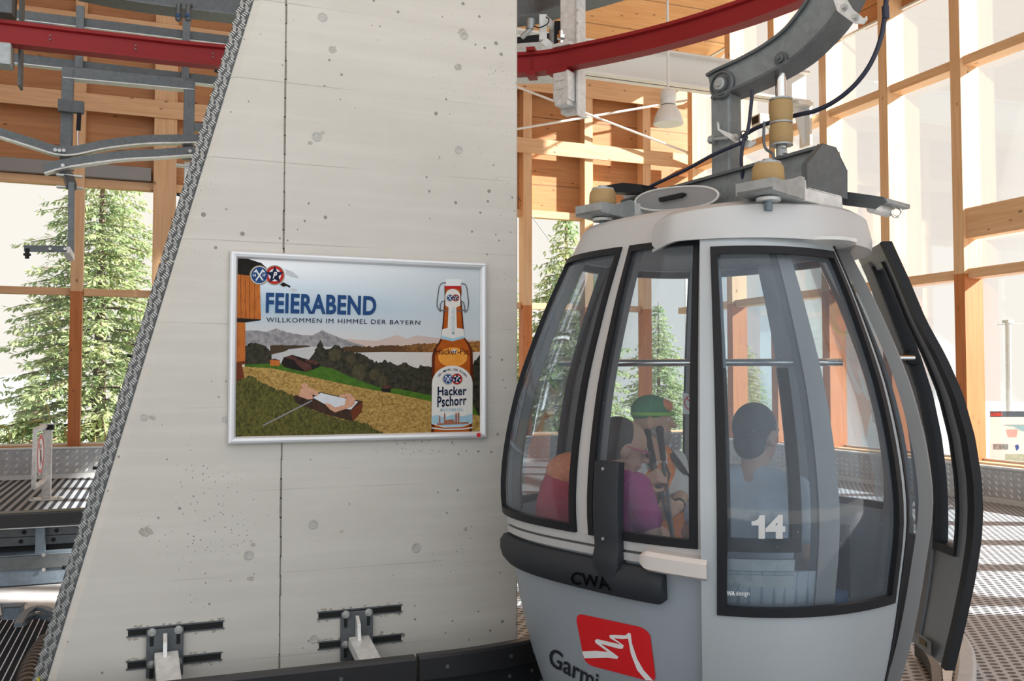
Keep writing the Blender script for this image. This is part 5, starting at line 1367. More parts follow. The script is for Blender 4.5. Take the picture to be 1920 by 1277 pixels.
# pale cap over the door arm
sa0, sa1 = s_at(1201, .80, .05), s_at(1326, .80, .05)
m = MB(); ns = 14; vs = []
for i in range(ns + 1):
    t = i / ns; s = sa0 + (sa1 - sa0) * t; z = .812 - .012 * t; end = 1 if .12 < t else .5 + .5 * math.sqrt(t / .12)
    for h, o in ((-.040, .0), (-.040, .045), (-.030, .060), (.018, .060), (.032, .045), (.034, .0)): vs.append(P(s, z + h * end, .01 + o * (.6 + .4 * end)))
m.add(vs, [(i * 6 + j, i * 6 + (j + 1) % 6, (i + 1) * 6 + (j + 1) % 6, (i + 1) * 6 + j) for i in range(ns) for j in range(6)] + [tuple(range(6)), tuple(range(ns * 6, ns * 6 + 6))])
GB(m, 'door_arm_cap', 'cap_plastic', smooth=True)
# logo and operator name
LOGO = []
for (x0, y0), (cx, cy), (x1, y1) in (((1082, 1165), (1081, 1150), (1093, 1152)), ((1190, 1173), (1212, 1176), (1220, 1192)), ((1229, 1262), (1232, 1281), (1215, 1276)), ((1116, 1250), (1100, 1246), (1095, 1232))):
    for k in range(7):
        t = k / 6; LOGO.append(((1 - t) ** 2 * x0 + 2 * t * (1 - t) * cx + t * t * x1, (1 - t) ** 2 * y0 + 2 * t * (1 - t) * cy + t * t * y1))
m = MB(); lay(m, *poly2d(LOGO), on_shell(.0, .003), 14)
m.cur = 1
path = [(1091, 1228), (1120, 1228), (1158, 1232), (1120, 1206), (1121, 1202), (1166, 1212), (1168, 1209), (1146, 1195), (1147, 1191), (1176, 1193), (1181, 1188)]
lay(m, *poly2d([(1093, 1221), (1120, 1220), (1141, 1222), (1118, 1205), (1117, 1200), (1121, 1198), (1165, 1208), (1145, 1196), (1144, 1191), (1150, 1190), (1174, 1191), (1180, 1186), (1184, 1188), (1186, 1205), (1196, 1235), (1208, 1256), (1226, 1276), (1212, 1275), (1196, 1256), (1184, 1225), (1179, 1197), (1168, 1198), (1152, 1196), (1171, 1210), (1169, 1216), (1162, 1216), (1128, 1207), (1161, 1231), (1159, 1235), (1140, 1233), (1097, 1234)]), on_shell(.0, .0045), 14)
GB(m, 'operator_logo', ['decal_red', 'decal_white'], recalc=False)
m = MB(); word_on(m, 'Garmi', ((1030, 1246), (1122, 1296), (1124, 1262), (1034, 1212)), .0, .005, .012, 0, 0); GB(m, 'operator_lettering', 'decal_black', recalc=False)
# near door leaf, slid open in front of the fixed side window
DO = .052
m = MB(); fr_ = .055
panel(m, sC0, sC1, .09, SILLD, DO, .03); panel(m, sC0, sC0 + .055, SILLD, WTOP + .01, DO, .03); panel(m, sC1 - .048, sC1, SILLD, WTOP + .01, DO, .03); panel(m, sC0 + .055, sC1 - .048, WTOP - .055, WTOP + .01, DO, .03)
lf = GB(m, 'door_leaf', 'door_paint', smooth=True)
m = MB(); sheet_(m, sC0 + .055, sC1 - .048, SILLD, WTOP - .055, DO - .008); GB(m, 'leaf_pane', 'cabin_perspex', parent=lf, smooth='all', recalc=False)
m = MB(); gasket(m, sC0 + .052, sC1 - .045, SILLD - .01, WTOP - .045, DO, .030, .012); GB(m, 'leaf_gasket', 'rubber_black', parent=lf, smooth=True)
m = MB(); panel(m, sC1 - .003, sC1 + .012, .085, WTOP + .012, DO + .004, .045, ns=1); GB(m, 'leaf_edge_seal', 'rubber_black', parent=lf, smooth=True)
m = MB(); lay(m, *poly2d([(1409, 977), (1414, 977), (1421, 973), (1424, 966), (1434, 966), (1434, 1010), (1422, 1010), (1422, 985), (1409, 985)]), on_shell(DO - .008, .003), 8); word_on(m, '4', ((1435, 1010), (1472, 1010), (1472, 965), (1435, 965)), DO - .008, .003, .05); GB(m, 'cabin_number', 'decal_grey', parent=lf, recalc=False)
m = MB(); word_on(m, 'CWA', ((1357, 1116), (1378, 1117), (1378, 1108), (1357, 1107)), DO - .008, .003, .04); word_on(m, 'design', ((1380, 1119), (1405, 1119), (1405, 1108), (1380, 1108)), DO - .008, .003, .0)
GB(m, 'maker_sticker', 'decal_white', parent=lf, recalc=False)
# far door leaf, swung clear of the opening
def cur(tab, z):
    return float(np.interp(z, [a for a, _ in tab], [b for _, b in tab]))
zy = lambda y, v: 1.45 - (y - 710) / FPX * v * 1.0
VQ, VJ = 3.80, 4.28
QT = sorted((zy(y, VQ), (x - 960) / FPX * VQ) for y, x in ((440, 1655), (520, 1690), (600, 1722), (670, 1760), (740, 1790), (820, 1811), (900, 1822), (960, 1823), (1010, 1819), (1080, 1806), (1160, 1787), (1250, 1763)))
JT = sorted((zy(y, VJ), (x - 960) / FPX * VJ) for y, x in ((440, 1592), (520, 1628), (600, 1655), (670, 1674), (740, 1690), (820, 1702), (900, 1709), (1010, 1712), (1080, 1706), (1160, 1693), (1250, 1668)))
def FP(k, z, o=0.0):
    "k 0 at the jamb edge, 1 at the black sealing edge; o outwards"
    a = Vector((cur(JT, z), VJ)); b = Vector((cur(QT, z), VQ)); p = a + (b - a) * k; n = Vector((-(b - a).y, (b - a).x)).normalized()
    if n.x < 0: n = -n
    bulge = 0.0
    p += n * (o + bulge); return W(p.x, p.y, z)
def fpanel(mb, k0, k1, z0, z1, o0=.0, o1=.035, nk=3):
    nz = max(2, int((z1 - z0) / .05)); vs = []
    for o in (o0, o1):
        for j in range(nz + 1):
            for i in range(nk + 1): vs.append(FP(k0 + (k1 - k0) * i / nk, z0 + (z1 - z0) * j / nz, o))
    w = nk + 1; N = w * (nz + 1); fs = []
    for j in range(nz):
        for i in range(nk): a = j * w + i; fs += [(a, a + 1, a + w + 1, a + w), (a + N, a + w + N, a + w + 1 + N, a + 1 + N)]
        a = j * w; fs.append((a, a + w, a + w + N, a + N)); b = a + nk; fs.append((b, b + N, b + w + N, b + w))
    for i in range(nk): fs.append((i, i + N, i + 1 + N, i + 1)); a = nz * w + i; fs.append((a, a + 1, a + 1 + N, a + N))
    mb.add(vs, fs); return mb
zl0, zl1 = zy(1245, VQ) , 2.02
m = MB(); fpanel(m, 0, .40, zl0, zl1); fpanel(m, .40, .74, zl0, .72); fpanel(m, .40, .74, 1.93, zl1); fpanel(m, .74, .90, zl0, zl1)
lf2 = GB(m, 'door_leaf', 'leaf_lining', smooth=True)
m = MB(); fpanel(m, .08, .36, zl0 + .05, zl1 - .05, -.012, 0); GB(m, 'leaf_stiffener', 'inner_lining', parent=lf2, smooth=True)
m = MB(); nz = 20; vs = [FP(k, .72 + (1.93 - .72) * j / nz, .018) for j in range(nz + 1) for k in (.40, .52, .63, .74)]
m.add(vs, [(j * 4 + i, j * 4 + i + 1, j * 4 + i + 5, j * 4 + i + 4) for j in range(nz) for i in range(3)]); GB(m, 'leaf_pane', 'cabin_perspex', parent=lf2, smooth='all', recalc=False)
m = MB(); fpanel(m, .375, .405, .70, 1.95, -.012, .05, 1); fpanel(m, .735, .762, .70, 1.95, -.012, .05, 1); fpanel(m, .38, .76, .70, .735, -.012, .05, 2); GB(m, 'leaf_gasket', 'rubber_black', parent=lf2, smooth=True)
m = MB(); fpanel(m, .90, 1.0, zl0 - .01, zl1, -.004, .034, 2); GB(m, 'leaf_edge_seal', 'rubber_black', parent=lf2, smooth=True)
m = MB(); hp = smooth_path([FP(.02, zy(930, VJ), -.01), FP(.10, zy(945, VJ), -.05), FP(.16, zy(985, VJ), -.06), FP(.16, zy(1040, VJ), -.06), FP(.10, zy(1070, VJ), -.03)], 6); m.tube(hp, .011, 10); GB(m, 'grab_handle', 'white_steel', parent=lf2, smooth=True)
m = MB(); q = FP(.10, 1.05, -.012); m.obox(FP(.19, 1.32, -.016), (FP(.25, 1.32, -.016) - FP(.15, 1.32, -.016)) * .5, Vector((.002, .002, 0)), Vector((0, 0, .07))); GB(m, 'notice_sticker', 'white_steel', parent=lf2)
for k, zz in ((0, .305),):
    m = MB(); m.obox(FP(.55, zz, -.016), (FP(.7, zz) - FP(.4, zz)) * .5, Vector((.003, .003, 0)), Vector((0, 0, .03))); GB(m, 'door_foot_bracket', 'galvanised_steel', parent=lf2)
    m = MB(); m.obox(FP(.52, zz + .005, -.022), (FP(.6, zz) - FP(.45, zz)) * .5, Vector((.002, .002, 0)), Vector((0, 0, .012))); GB(m, 'orange_label', 'polyurethane', parent=lf2)
q0, q1 = at(1664, 671, 4.0), at(1712, 671, 4.05)
m = MB(); m.tube([q0, q1], .014, 12); b_ = GB(m, 'lever_handle', 'chrome', smooth=True)
m = MB(); m.lathe(q1 - F * -.03, -F, [(.036, 0), (.036, .03), (.03, .035)], 20); GB(m, 'handle_rose', 'rubber_black', parent=b_)
# benches, grab rail, notice
def bench(e0, e1, d0, d1, back, name):
    m = MB(); vs = [ED(e0, d0, .40), ED(e1, d0, .40), ED(e1, d1, .40), ED(e0, d1, .40)]; m.hexa(vs + [p + Vector((0, 0, .06)) for p in vs]); s_ = GB(m, 'bench_seat', 'seat_vinyl', bevel=.012)
    m = MB(); a, b = back; h = Vector((0, 0, .33)); m.hexa([ED(a[0], a[1], .46), ED(b[0], b[1], .46), ED(b[2], b[3], .46), ED(a[2], a[3], .46), ED(a[0], a[1], .46) + h, ED(b[0], b[1], .46) + h, ED(b[2], b[3], .46) + h, ED(a[2], a[3], .46) + h]); GB(m, 'bench_back', 'seat_vinyl', parent=s_, bevel=.012)
bench(.20, .56, -.44, .40, ((.56, -.36, .60, -.36), (.56, .34, .60, .34)), 'a')
bench(-.56, -.24, -.44, .40, ((-.60, -.36, -.56, -.36), (-.60, .34, -.56, .34)), 'b')
bench(-.22, .18, -.66, -.40, ((-.22, -.68, -.22, -.65), (.18, -.68, .18, -.65)), 'c')
m = MB(); m.box(ED(-.42, .36, .465), ED(-.42, .36, .465) + Vector((.08, .08, .05))); GB(m, 'seat_pad', 'seat_blue', bevel=.01)
pa, pb = at(1050, 681, 4.62), at(1580, 679, 4.35)
m = MB(); m.tube([pa, pb], .018, 12); gr = GB(m, 'grab_rail', 'chrome', smooth=True)
for x in (1090, 1105):
    q = at(x, 681, 4.6); m = MB(); m.lathe(q - R * .008, R, [(.035, 0), (.035, .016)], 18); GB(m, 'rail_rose', 'rubber_black', parent=gr)
q = P(2 * Q + LB + .07, 1.32, -.075); qn = (ED(0, 0, 1.32) - q); qn.z = 0; qn.normalize(); qx = Vector((0, 0, 1)).cross(qn)
m = MB(); m.obox(q, qx * .048, Vector((0, 0, .055)), qn * .001); n0 = GB(m, 'notice_plate', 'sign_white')
m = MB(); lay(m, *disc2d(0, .004, .042, n=24, r0=.84), lambda x, y: q + qx * x + Vector((0, 0, y)) + qn * .003); lay(m, *stroke2d([(-.03, .03), (.03, -.03)], .006), lambda x, y: q + qx * x + Vector((0, 0, y)) + qn * .003); GB(m, 'prohibition_sign', 'decal_red', parent=n0, recalc=False)
# ---------------------------------------------------------------- suspension
EN = Vector((EX.x, EX.y))
en3 = R * EX.x + F * EX.y; dn3 = R * DX.x + F * DX.y          # 3-D directions of the bumper end and the door side
def onE(x, y, e=0.0): return hit(x, y, ED(e, 0, 1), en3)
zb0, zb1 = 2.19, 2.31
m = MB(); m.prism([ED(-.06, -.42, zb0), ED(-.06, .60, zb0), ED(-.06, .60, zb1 + .033), ED(-.06, -.42, zb1 - .03)], en3 * .12); cb = GB(m, 'carrier_beam', 'hanger_steel', bevel=.005)
m = MB(); m.hexa([ED(-.085, -.42, zb1 - .03), ED(.085, -.42, zb1 - .03), ED(.085, .60, zb1 + .035), ED(-.085, .60, zb1 + .035)] + [p + Vector((0, 0, .012)) for p in (ED(-.085, -.42, zb1 - .03), ED(.085, -.42, zb1 - .03), ED(.085, .60, zb1 + .035), ED(-.085, .60, zb1 + .035))]); GB(m, 'beam_top_plate', 'galvanised_dark', parent=cb)
for d0 in (.60,):
    m = MB(); m.prism([ED(-.10, d0, zb0 - .02), ED(.20, d0, zb0 - .02), ED(.20, d0, zb1 - .05), ED(.08, d0, zb1 + .05), ED(-.02, d0, zb1 + .05), ED(-.10, d0, zb1 - .03)], dn3 * .02); GB(m, 'end_plate', 'galvanised_dark', parent=cb, bevel=.003)
    m = MB(); m.prism([ED(-.20, d0 - .16, zb0 - .01), ED(-.06, d0 - .16, zb0 - .01), ED(-.06, d0 - .16, zb1 + .0), ED(-.14, d0 - .16, zb1 + .0), ED(-.20, d0 - .16, zb1 - .06)], dn3 * .015); GB(m, 'gusset', 'galvanised_dark', parent=cb, bevel=.003)
# two guide roller brackets on the bumper end
for d0, px_, py_ in ((.55, 1440, 330), (-.345, 1130, 375)):
    c = onE(px_, py_, .36)
    c = Vector((c.x, c.y, c.z))
    def L(e, d, z): return c + en3 * e + dn3 * d + Vector((0, 0, z))
    m = MB(); m.hexa([L(-.42, -.07, -.085), L(-.06, -.07, -.085), L(-.06, .07, -.085), L(-.42, .07, -.085), L(-.42, -.06, .0), L(-.10, -.06, .0), L(-.10, .06, .0), L(-.42, .06, .0)]); br = GB(m, 'roller_bracket', 'galvanised_bright', bevel=.006)
    m = MB(); m.hexa([L(-.12, -.075, -.09), L(.09, -.075, -.075), L(.09, .075, -.075), L(-.12, .075, -.09), L(-.12, -.075, -.078), L(.09, -.075, -.063), L(.09, .075, -.063), L(-.12, .075, -.078)])
    for s_ in (-1, 1): m.prism([L(-.12, .075 * s_, -.085), L(.09, .075 * s_, -.075), L(.09, .075 * s_, -.03), L(.0, .075 * s_, -.03), L(-.09, .075 * s_, .0), L(-.12, .075 * s_, .0)], dn3 * (.005 * s_))
    m.hexa([L(.085, -.075, -.075), L(.09, -.075, -.075), L(.09, .075, -.075), L(.085, .075, -.075), L(.085, -.075, -.03), L(.09, -.075, -.03), L(.09, .075, -.03), L(.085, .075, -.03)])
    GB(m, 'roller_tray', 'galvanised_steel', parent=br)
    m = MB(); m.lathe(L(0, 0, -.058), (0, 0, 1), [(.050, 0), (.057, .012), (.060, .05), (.057, .088), (.050, .10)], 28); ro = GB(m, 'guide_roller', 'polyurethane', parent=br, smooth=True)
    m = MB(); m.lathe(L(0, 0, .042), (0, 0, 1), [(.050, 0), (.048, .008), (.02, .009), (.02, .02), (.008, .021)], 20); GB(m, 'roller_cap', 'galvanised_steel', parent=br)
    m = MB(); m.cyl(L(0, 0, -.13), L(0, 0, -.07), .015, 14); GB(m, 'roller_shaft', 'blue_grey_steel', parent=br, smooth=True)
    m = MB(); m.lathe(L(0, 0, -.095), (0, 0, 1), [(.045, 0), (.045, .012)], 20); GB(m, 'roller_washer', 'galvanised_bright', parent=br)
# oval lid and battery tray on the near side of the beam
oc = onE(1274, 372, .16); m = MB()
ang = math.atan2(20, 150)
pts = []
for k in range(40):
    t = 2 * PI * k / 40; x = 78 * math.copysign(abs(math.cos(t)) ** .75, math.cos(t)); y = 21 * math.sin(t)
    pts.append(onE(1274 + x, 373 + y - x * .085, .16))
m.prism(pts, en3 * .018); ol = GB(m, 'oval_lid', 'leaf_lining')
m = MB(); m.tube([p + en3 * .018 for p in pts], .005, 6, closed=True); GB(m, 'lid_rim', 'galvanised_bright', parent=ol, smooth=True)
m = MB(); m.prism([onE(x, y, .18) for x, y in ((1240, 372), (1285, 362), (1288, 365), (1280, 371), (1241, 379))], en3 * .02); GB(m, 'lid_handle', 'rubber_black', parent=ol)
m = MB(); m.prism([onE(x, y, .05) for x, y in ((1138, 357), (1195, 348), (1232, 352), (1232, 366), (1172, 366), (1140, 363))], en3 * .10); bt = GB(m, 'slotted_box', 'rubber_black')
m = MB(); m.prism([onE(x, y, .05) for x, y in ((1165, 367), (1236, 352), (1240, 372), (1180, 378))], -en3 * .10); GB(m, 'box_tray', 'galvanised_bright', parent=bt)
# door actuator arm on the far side
a0, a1 = onE(1560, 372, -.30), onE(1672, 395, -.30)
m = MB(); m.prism([onE(x, y, -.18) for x, y in ((1545, 362), (1570, 357), (1655, 369), (1660, 377), (1636, 391), (1545, 380))], -en3 * .02); ac = GB(m, 'actuator_plate', 'galvanised_dark')
m = MB(); q = at(1652, 389, 3.86); m.tube([q - R * .04, q + R * .07 + F * .1], .024, 16); GB(m, 'actuator_tube', 'galvanised_bright', parent=ac, smooth=True)
m = MB(); m.bar(at(1655, 377, 3.86), at(1698, 389, 3.95), .045, .02); GB(m, 'actuator_link', 'galvanised_steel', parent=ac, bevel=.004)
q = at(1681, 398, 3.93); m = MB(); m.tube([q + (R * math.cos(t) + Vector((0, 0, math.sin(t)))) * .021 for t in [2 * PI * k / 20 for k in range(20)]], .006, 8, closed=True); GB(m, 'ring', 'chrome', parent=ac, smooth=True)
# upright, curved arm
p, q = onE(1363, 345, 0), onE(1364, 165, 0); p.z = zb1 - .02
q = Vector((p.x, p.y, q.z))
m = MB(); m.obox((p + q) / 2, dn3 * .05, en3 * .045, Vector((0, 0, (q.z - p.z) / 2))); GB(m, 'hanger_upright', 'hanger_steel', bevel=.012)
ctr = [(1345, 168), (1360, 160), (1400, 143), (1450, 118), (1495, 88), (1528, 55), (1555, 20), (1578, -25), (1600, -90), (1618, -160)]
wid = [24, 25, 26, 28, 31, 34, 37, 39, 42, 46]
cpts = [onE(x, y, 0.0) for x, y in ctr]; path = smooth_path(cpts, 5)
hw = [np.interp(i / 5, range(len(wid)), wid) for i in range(len(path))]
vs = []
for i, c in enumerate(path):
    d = (path[min(i + 1, len(path) - 1)] - path[max(i - 1, 0)]).normalized(); u = en3.cross(d).normalized()
    if u.z < 0: u = -u
    h = hw[i] / FPX * (c - EYE).dot(FW)
    vs += [c + u * h + en3 * .05, c + u * h - en3 * .05, c - u * h - en3 * .05, c - u * h + en3 * .05]
n = len(path)
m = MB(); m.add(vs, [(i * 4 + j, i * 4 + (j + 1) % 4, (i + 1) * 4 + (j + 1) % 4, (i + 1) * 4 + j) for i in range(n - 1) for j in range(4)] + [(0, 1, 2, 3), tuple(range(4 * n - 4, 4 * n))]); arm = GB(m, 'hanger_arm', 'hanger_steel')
fl = MB()
for side in (1, -1):
    vs = []
    for i, c in enumerate(path):
        d = (path[min(i + 1, n - 1)] - path[max(i - 1, 0)]).normalized(); u = en3.cross(d).normalized()
        if u.z < 0: u = -u
        h = hw[i] / FPX * (c - EYE).dot(FW)
        a_, b_ = c + u * side * (h + .004), c + u * side * (h - .008)
        vs += [a_ + en3 * .066, a_ - en3 * .066, b_ - en3 * .066, b_ + en3 * .066]
    fl.add(vs, [(i * 4 + j, i * 4 + (j + 1) % 4, (i + 1) * 4 + (j + 1) % 4, (i + 1) * 4 + j) for i in range(n - 1) for j in range(4)] + [(0, 1, 2, 3), tuple(range(4 * n - 4, 4 * n))])
GB(fl, 'arm_flange', 'galvanised_dark', parent=arm)
pv = onE(1354, 159, .055)
m = MB(); m.lathe(pv, en3, [(.062, 0), (.062, .006), (.056, .012), (.050, .012), (.048, .004), (.036, .004), (.034, .016), (.001, .017)], 32); pc = GB(m, 'pivot_boss', 'galvanised_dark', parent=arm, smooth=True)
m = MB(); m.lathe(pv + en3 * .014, en3, [(.027, 0), (.027, .010), (.023, .012), (.014, .012), (.013, .018), (.001, .018)], 24); GB(m, 'pivot_pin', 'galvanised_steel', parent=arm, smooth=True)
bo = onE(1465, 111, .052); m = MB(); m.lathe(bo, en3, [(.030, 0), (.030, .006), (.018, .006), (.018, .018), (.009, .02), (.009, .03)], 6 * 4); GB(m, 'arm_bolt', 'galvanised_dark', parent=arm)
# rubber buffer strut
dk = .388
def SD(x, y): 
    q = hit(x, y, ED(0, dk, 2), F * -1); return ED(0, dk, q.z)
z_ = lambda y: SD(1470, y).z
m = MB(); m.cyl(SD(1473, 128), SD(1473, 195), .022, 16); st = GB(m, 'buffer_rod', 'chrome', smooth=True)
zt_, zm_, zl_ = z_(189), z_(231), z_(271)
ctr_ = SD(1471, 230)
m = MB()
rr0 = .047
def bell(z0, z1): return [(rr0 * .9, z0), (rr0 * .98, z0 + .008)] + [(rr0 * (1.0 + .03 * math.sin(PI * k / 8)) - (.0012 if k % 2 else 0), z0 + .008 + (z1 - z0 - .016) * k / 8) for k in range(1, 8)] + [(rr0 * .98, z1 - .008), (rr0 * .9, z1)]
m.lathe((ctr_.x, ctr_.y, 0), (0, 0, 1), bell(zm_ + .004, zt_), 32); GB(m, 'rubber_buffer', 'polyurethane', parent=st, smooth=True)
m = MB(); m.lathe((ctr_.x, ctr_.y, 0), (0, 0, 1), bell(zl_, zm_ - .004), 32); GB(m, 'rubber_buffer', 'polyurethane', parent=st, smooth=True)
for zz in (zt_, zm_ - .004, zl_ - .006): m = MB(); m.lathe((ctr_.x, ctr_.y, zz), (0, 0, 1), [(rr0 * 1.0, 0), (rr0 * 1.0, .007)], 28); GB(m, 'buffer_washer', 'galvanised_steel', parent=st)
m = MB(); m.lathe((ctr_.x, ctr_.y, 0), (0, 0, 1), [(.028, zb1 + .01), (.028, zb1 + .03), (.016, zb1 + .03), (.016, zl_ - .05), (.022, zl_ - .05), (.022, zl_ - .006)], 18); GB(m, 'buffer_foot', 'galvanised_steel', parent=st)
for k in range(4):
    a_ = .024; q = Vector((ctr_.x, ctr_.y, zl_ - .02 - .022 * k)) - F * .02 + R * .008 * (k % 2); m = MB(); m.lathe(q, (0, 0, 1), [(.012, 0), (.012, .008)], 6); GB(m, 'castle_nut', 'bolt_zinc', parent=st)
# crank, tie plate, cables
m = MB(); m.tube(smooth_path([onE(1433, 228, .12), onE(1432, 262, .12), onE(1436, 279, .12), onE(1450, 290, .12), onE(1450, 315, .12)], 4), .006, 8); GB(m, 'crank_handle', 'galvanised_dark', smooth=True)
m = MB(); m.prism([onE(x, y, .06) for x, y in ((1346, 229), (1349, 231), (1350, 242), (1375, 252), (1393, 260), (1416, 266), (1416, 262), (1418, 262), (1418, 270), (1408, 277), (1398, 276), (1383, 269), (1372, 262), (1362, 256), (1347, 244))], en3 * .006); tp = GB(m, 'cable_plate', 'galvanised_bright')
q = onE(1380, 257, .068); m = MB(); m.lathe(q, en3, [(.014, 0), (.014, .008), (.008, .008), (.008, .016)], 6 * 2); GB(m, 'plate_bolt', 'bolt_zinc', parent=tp)
m = MB(); m.tube([onE(1333, 262, .07), onE(1362, 259, .07)], .008, 8); m.lathe(onE(1335, 262, .07), (onE(1333, 262, .07) - onE(1340, 262, .07)), [(.018, -.012), (.018, .012)], 6); GB(m, 'clamp_bolt', 'galvanised_steel', parent=tp)
CB = .085
m = MB(); m.tube(smooth_path([onE(x, y, CB - .15) for x, y in ((1664, -60), (1661, 10), (1652, 70), (1632, 120), (1602, 160), (1565, 190), (1528, 208), (1498, 215), (1455, 226), (1418, 240), (1396, 254), (1386, 266))], 5), .0095, 10); GB(m, 'power_cable', 'cable_black', smooth=True)
m = MB(); m.tube(smooth_path([onE(1390, 268, CB), onE(1338, 290, CB), onE(1290, 316, CB), onE(1246, 337, CB), onE(1216, 352, CB), onE(1207, 362, CB)], 5), .008, 10); GB(m, 'power_cable', 'cable_black', smooth=True)
m = MB(); m.tube(smooth_path([onE(1411, 168, CB - .03), onE(1408, 200, CB - .03), onE(1403, 240, CB), onE(1394, 265, CB), onE(1390, 300, CB), onE(1393, 335, CB - .03)], 5), .0075, 10); GB(m, 'brake_cable', 'cable_black', smooth=True)
for x, y in ((1394, 250), (1390, 262), (1397, 258)):
    q = onE(x, y, CB); m = MB(); m.tube([q + (R * math.cos(t) + Vector((0, 0, math.sin(t)))) * .010 for t in [2 * PI * k / 12 for k in range(12)]], .003, 6, closed=True); GB(m, 'cable_tie', 'cable_black', smooth=True)
# cross plate higher up the arm
m = MB(); m.prism([onE(x, y, .07) for x, y in ((1560, -12), (1582, -12), (1600, 18), (1622, 36), (1626, 31), (1627, 37), (1620, 46), (1604, 45), (1588, 34), (1572, 22))], en3 * .008); cpl = GB(m, 'arm_cross_plate', 'galvanised_bright')
for x, y in ((1584, 14), (1605, 33)):
    q = onE(x, y, .078); m = MB(); m.lathe(q, en3, [(.013, 0), (.013, .008), (.008, .008), (.008, .02)], 12); GB(m, 'plate_bolt', 'bolt_zinc', parent=cpl)
m = MB(); q = onE(1660, 12, CB - .15); m.cyl(q, onE(1661, 35, CB - .15), .014, 10); GB(m, 'cable_sleeve', 'cable_black')
# ================================================================ PASSENGERS
plain('skin', (.56, .33, .23), .55, 0, var=.08, scale=25); plain('skin_tan', (.50, .27, .18), .55, 0, var=.08, scale=25)
plain('hair_dark', (.022, .018, .016), .6, 0, var=.4, scale=90); plain('beard_grey', (.34, .29, .26), .8, 0, var=.3, scale=120)
plain('cloth_grey', (.44, .47, .53), .85, 0, var=.1, scale=30, bstr=.2); plain('cloth_magenta', (.50, .035, .26), .8, 0, var=.12, scale=25, bstr=.2); plain('cloth_orange', (.82, .23, .04), .8, 0, var=.08, scale=25, bstr=.2)
plain('cloth_white', (.68, .68, .66), .85, 0, var=.06); plain('cloth_black', (.025, .026, .032), .85, 0, var=.2); plain('cloth_navy', (.04, .055, .10), .85); plain('cloth_green', (.04, .22, .10), .8, 0, var=.3, scale=40)
plain('cloth_lime', (.22, .50, .08), .8); plain('cloth_coral', (.75, .25, .12), .8, 0, var=.35, scale=60); plain('cloth_red', (.45, .03, .06), .8, 0, var=.2); plain('cloth_blue', (.10, .24, .40), .8, 0, var=.2); plain('lens_dark', (.03, .012, .02), .2); plain('plastic_pink', (.55, .06, .16), .4); plain('eye_white', (.75, .74, .72), .3); plain('shoe', (.10, .10, .11), .7)
def remesh(mb, name, mat, root, parent=None, vox=.008, smooth=5):
    o0 = Vector(root.location)
    me = bpy.data.meshes.new(name); me.from_pydata([p - o0 for p in mb.v], [], mb.f)
    bm = bmesh.new(); bm.from_mesh(me); bmesh.ops.recalc_face_normals(bm, faces=bm.faces); bm.to_mesh(me); bm.free()
    ob = bpy.data.objects.new(name, me); COL.objects.link(ob)
    md = ob.modifiers.new('r', 'REMESH'); md.mode = 'VOXEL'; md.voxel_size = vox
    ms_ = ob.modifiers.new('s', 'SMOOTH'); ms_.iterations = smooth; ms_.factor = .5
    dg = bpy.context.evaluated_depsgraph_get(); dg.update()
    m2 = bpy.data.meshes.new_from_object(ob.evaluated_get(dg)); ob.modifiers.clear(); ob.data = m2; bpy.data.meshes.remove(me)
    m2.name = name; m2.materials.clear(); m2.materials.append(MATS[mat]); m2.polygons.foreach_set('use_smooth', [True] * len(m2.polygons))
    ob.parent = parent if parent is not None else root
    return ob
def hand(m, wrist, tip, palm, grip, k=1.0):
    "palm towards the unit vector palm; fingers curl by grip (0 open, 1 fist)"
    d = (tip - wrist).normalized(); palm = (palm - d * palm.dot(d)).normalized(); side = d.cross(palm).normalized()
    pc = wrist + d * .048 * k
    m.ball(pc, (.5, .5, .5), 10, 8) if False else None
    for s in (-1.5, -.5, .5, 1.5):
        m.cap(wrist + side * s * .010, wrist + d * .088 * k + side * s * .0185, .014, .0125, 8)
    for i, (s, L) in enumerate(((-1.5, .062), (-.5, .072), (.5, .068), (1.5, .054))):
        p = wrist + d * .090 * k + side * s * .0195; a = 0; dirn = d
        for seg, rr_ in ((.45, .0088), (.32, .0080), (.26, .0072)):
            a += grip * 1.25 * (1 if seg == .45 else .95)
            dirn = d * math.cos(a) + palm * math.sin(a); q = p + dirn * L * seg * k * 1.15; m.cap(p, q, rr_, rr_ * .94, 8); p = q
    t0 = wrist + d * .03 * k - side * .026; t1 = t0 + (d * .55 - side * .75 + palm * .45).normalized() * .038; t2 = t1 + (d * .55 + palm * (.4 + .6 * grip) + side * .35 * grip).normalized() * .034
    m.cap(t0, t1, .0115, .010, 8); m.cap(t1, t2, .0098, .0082, 8)
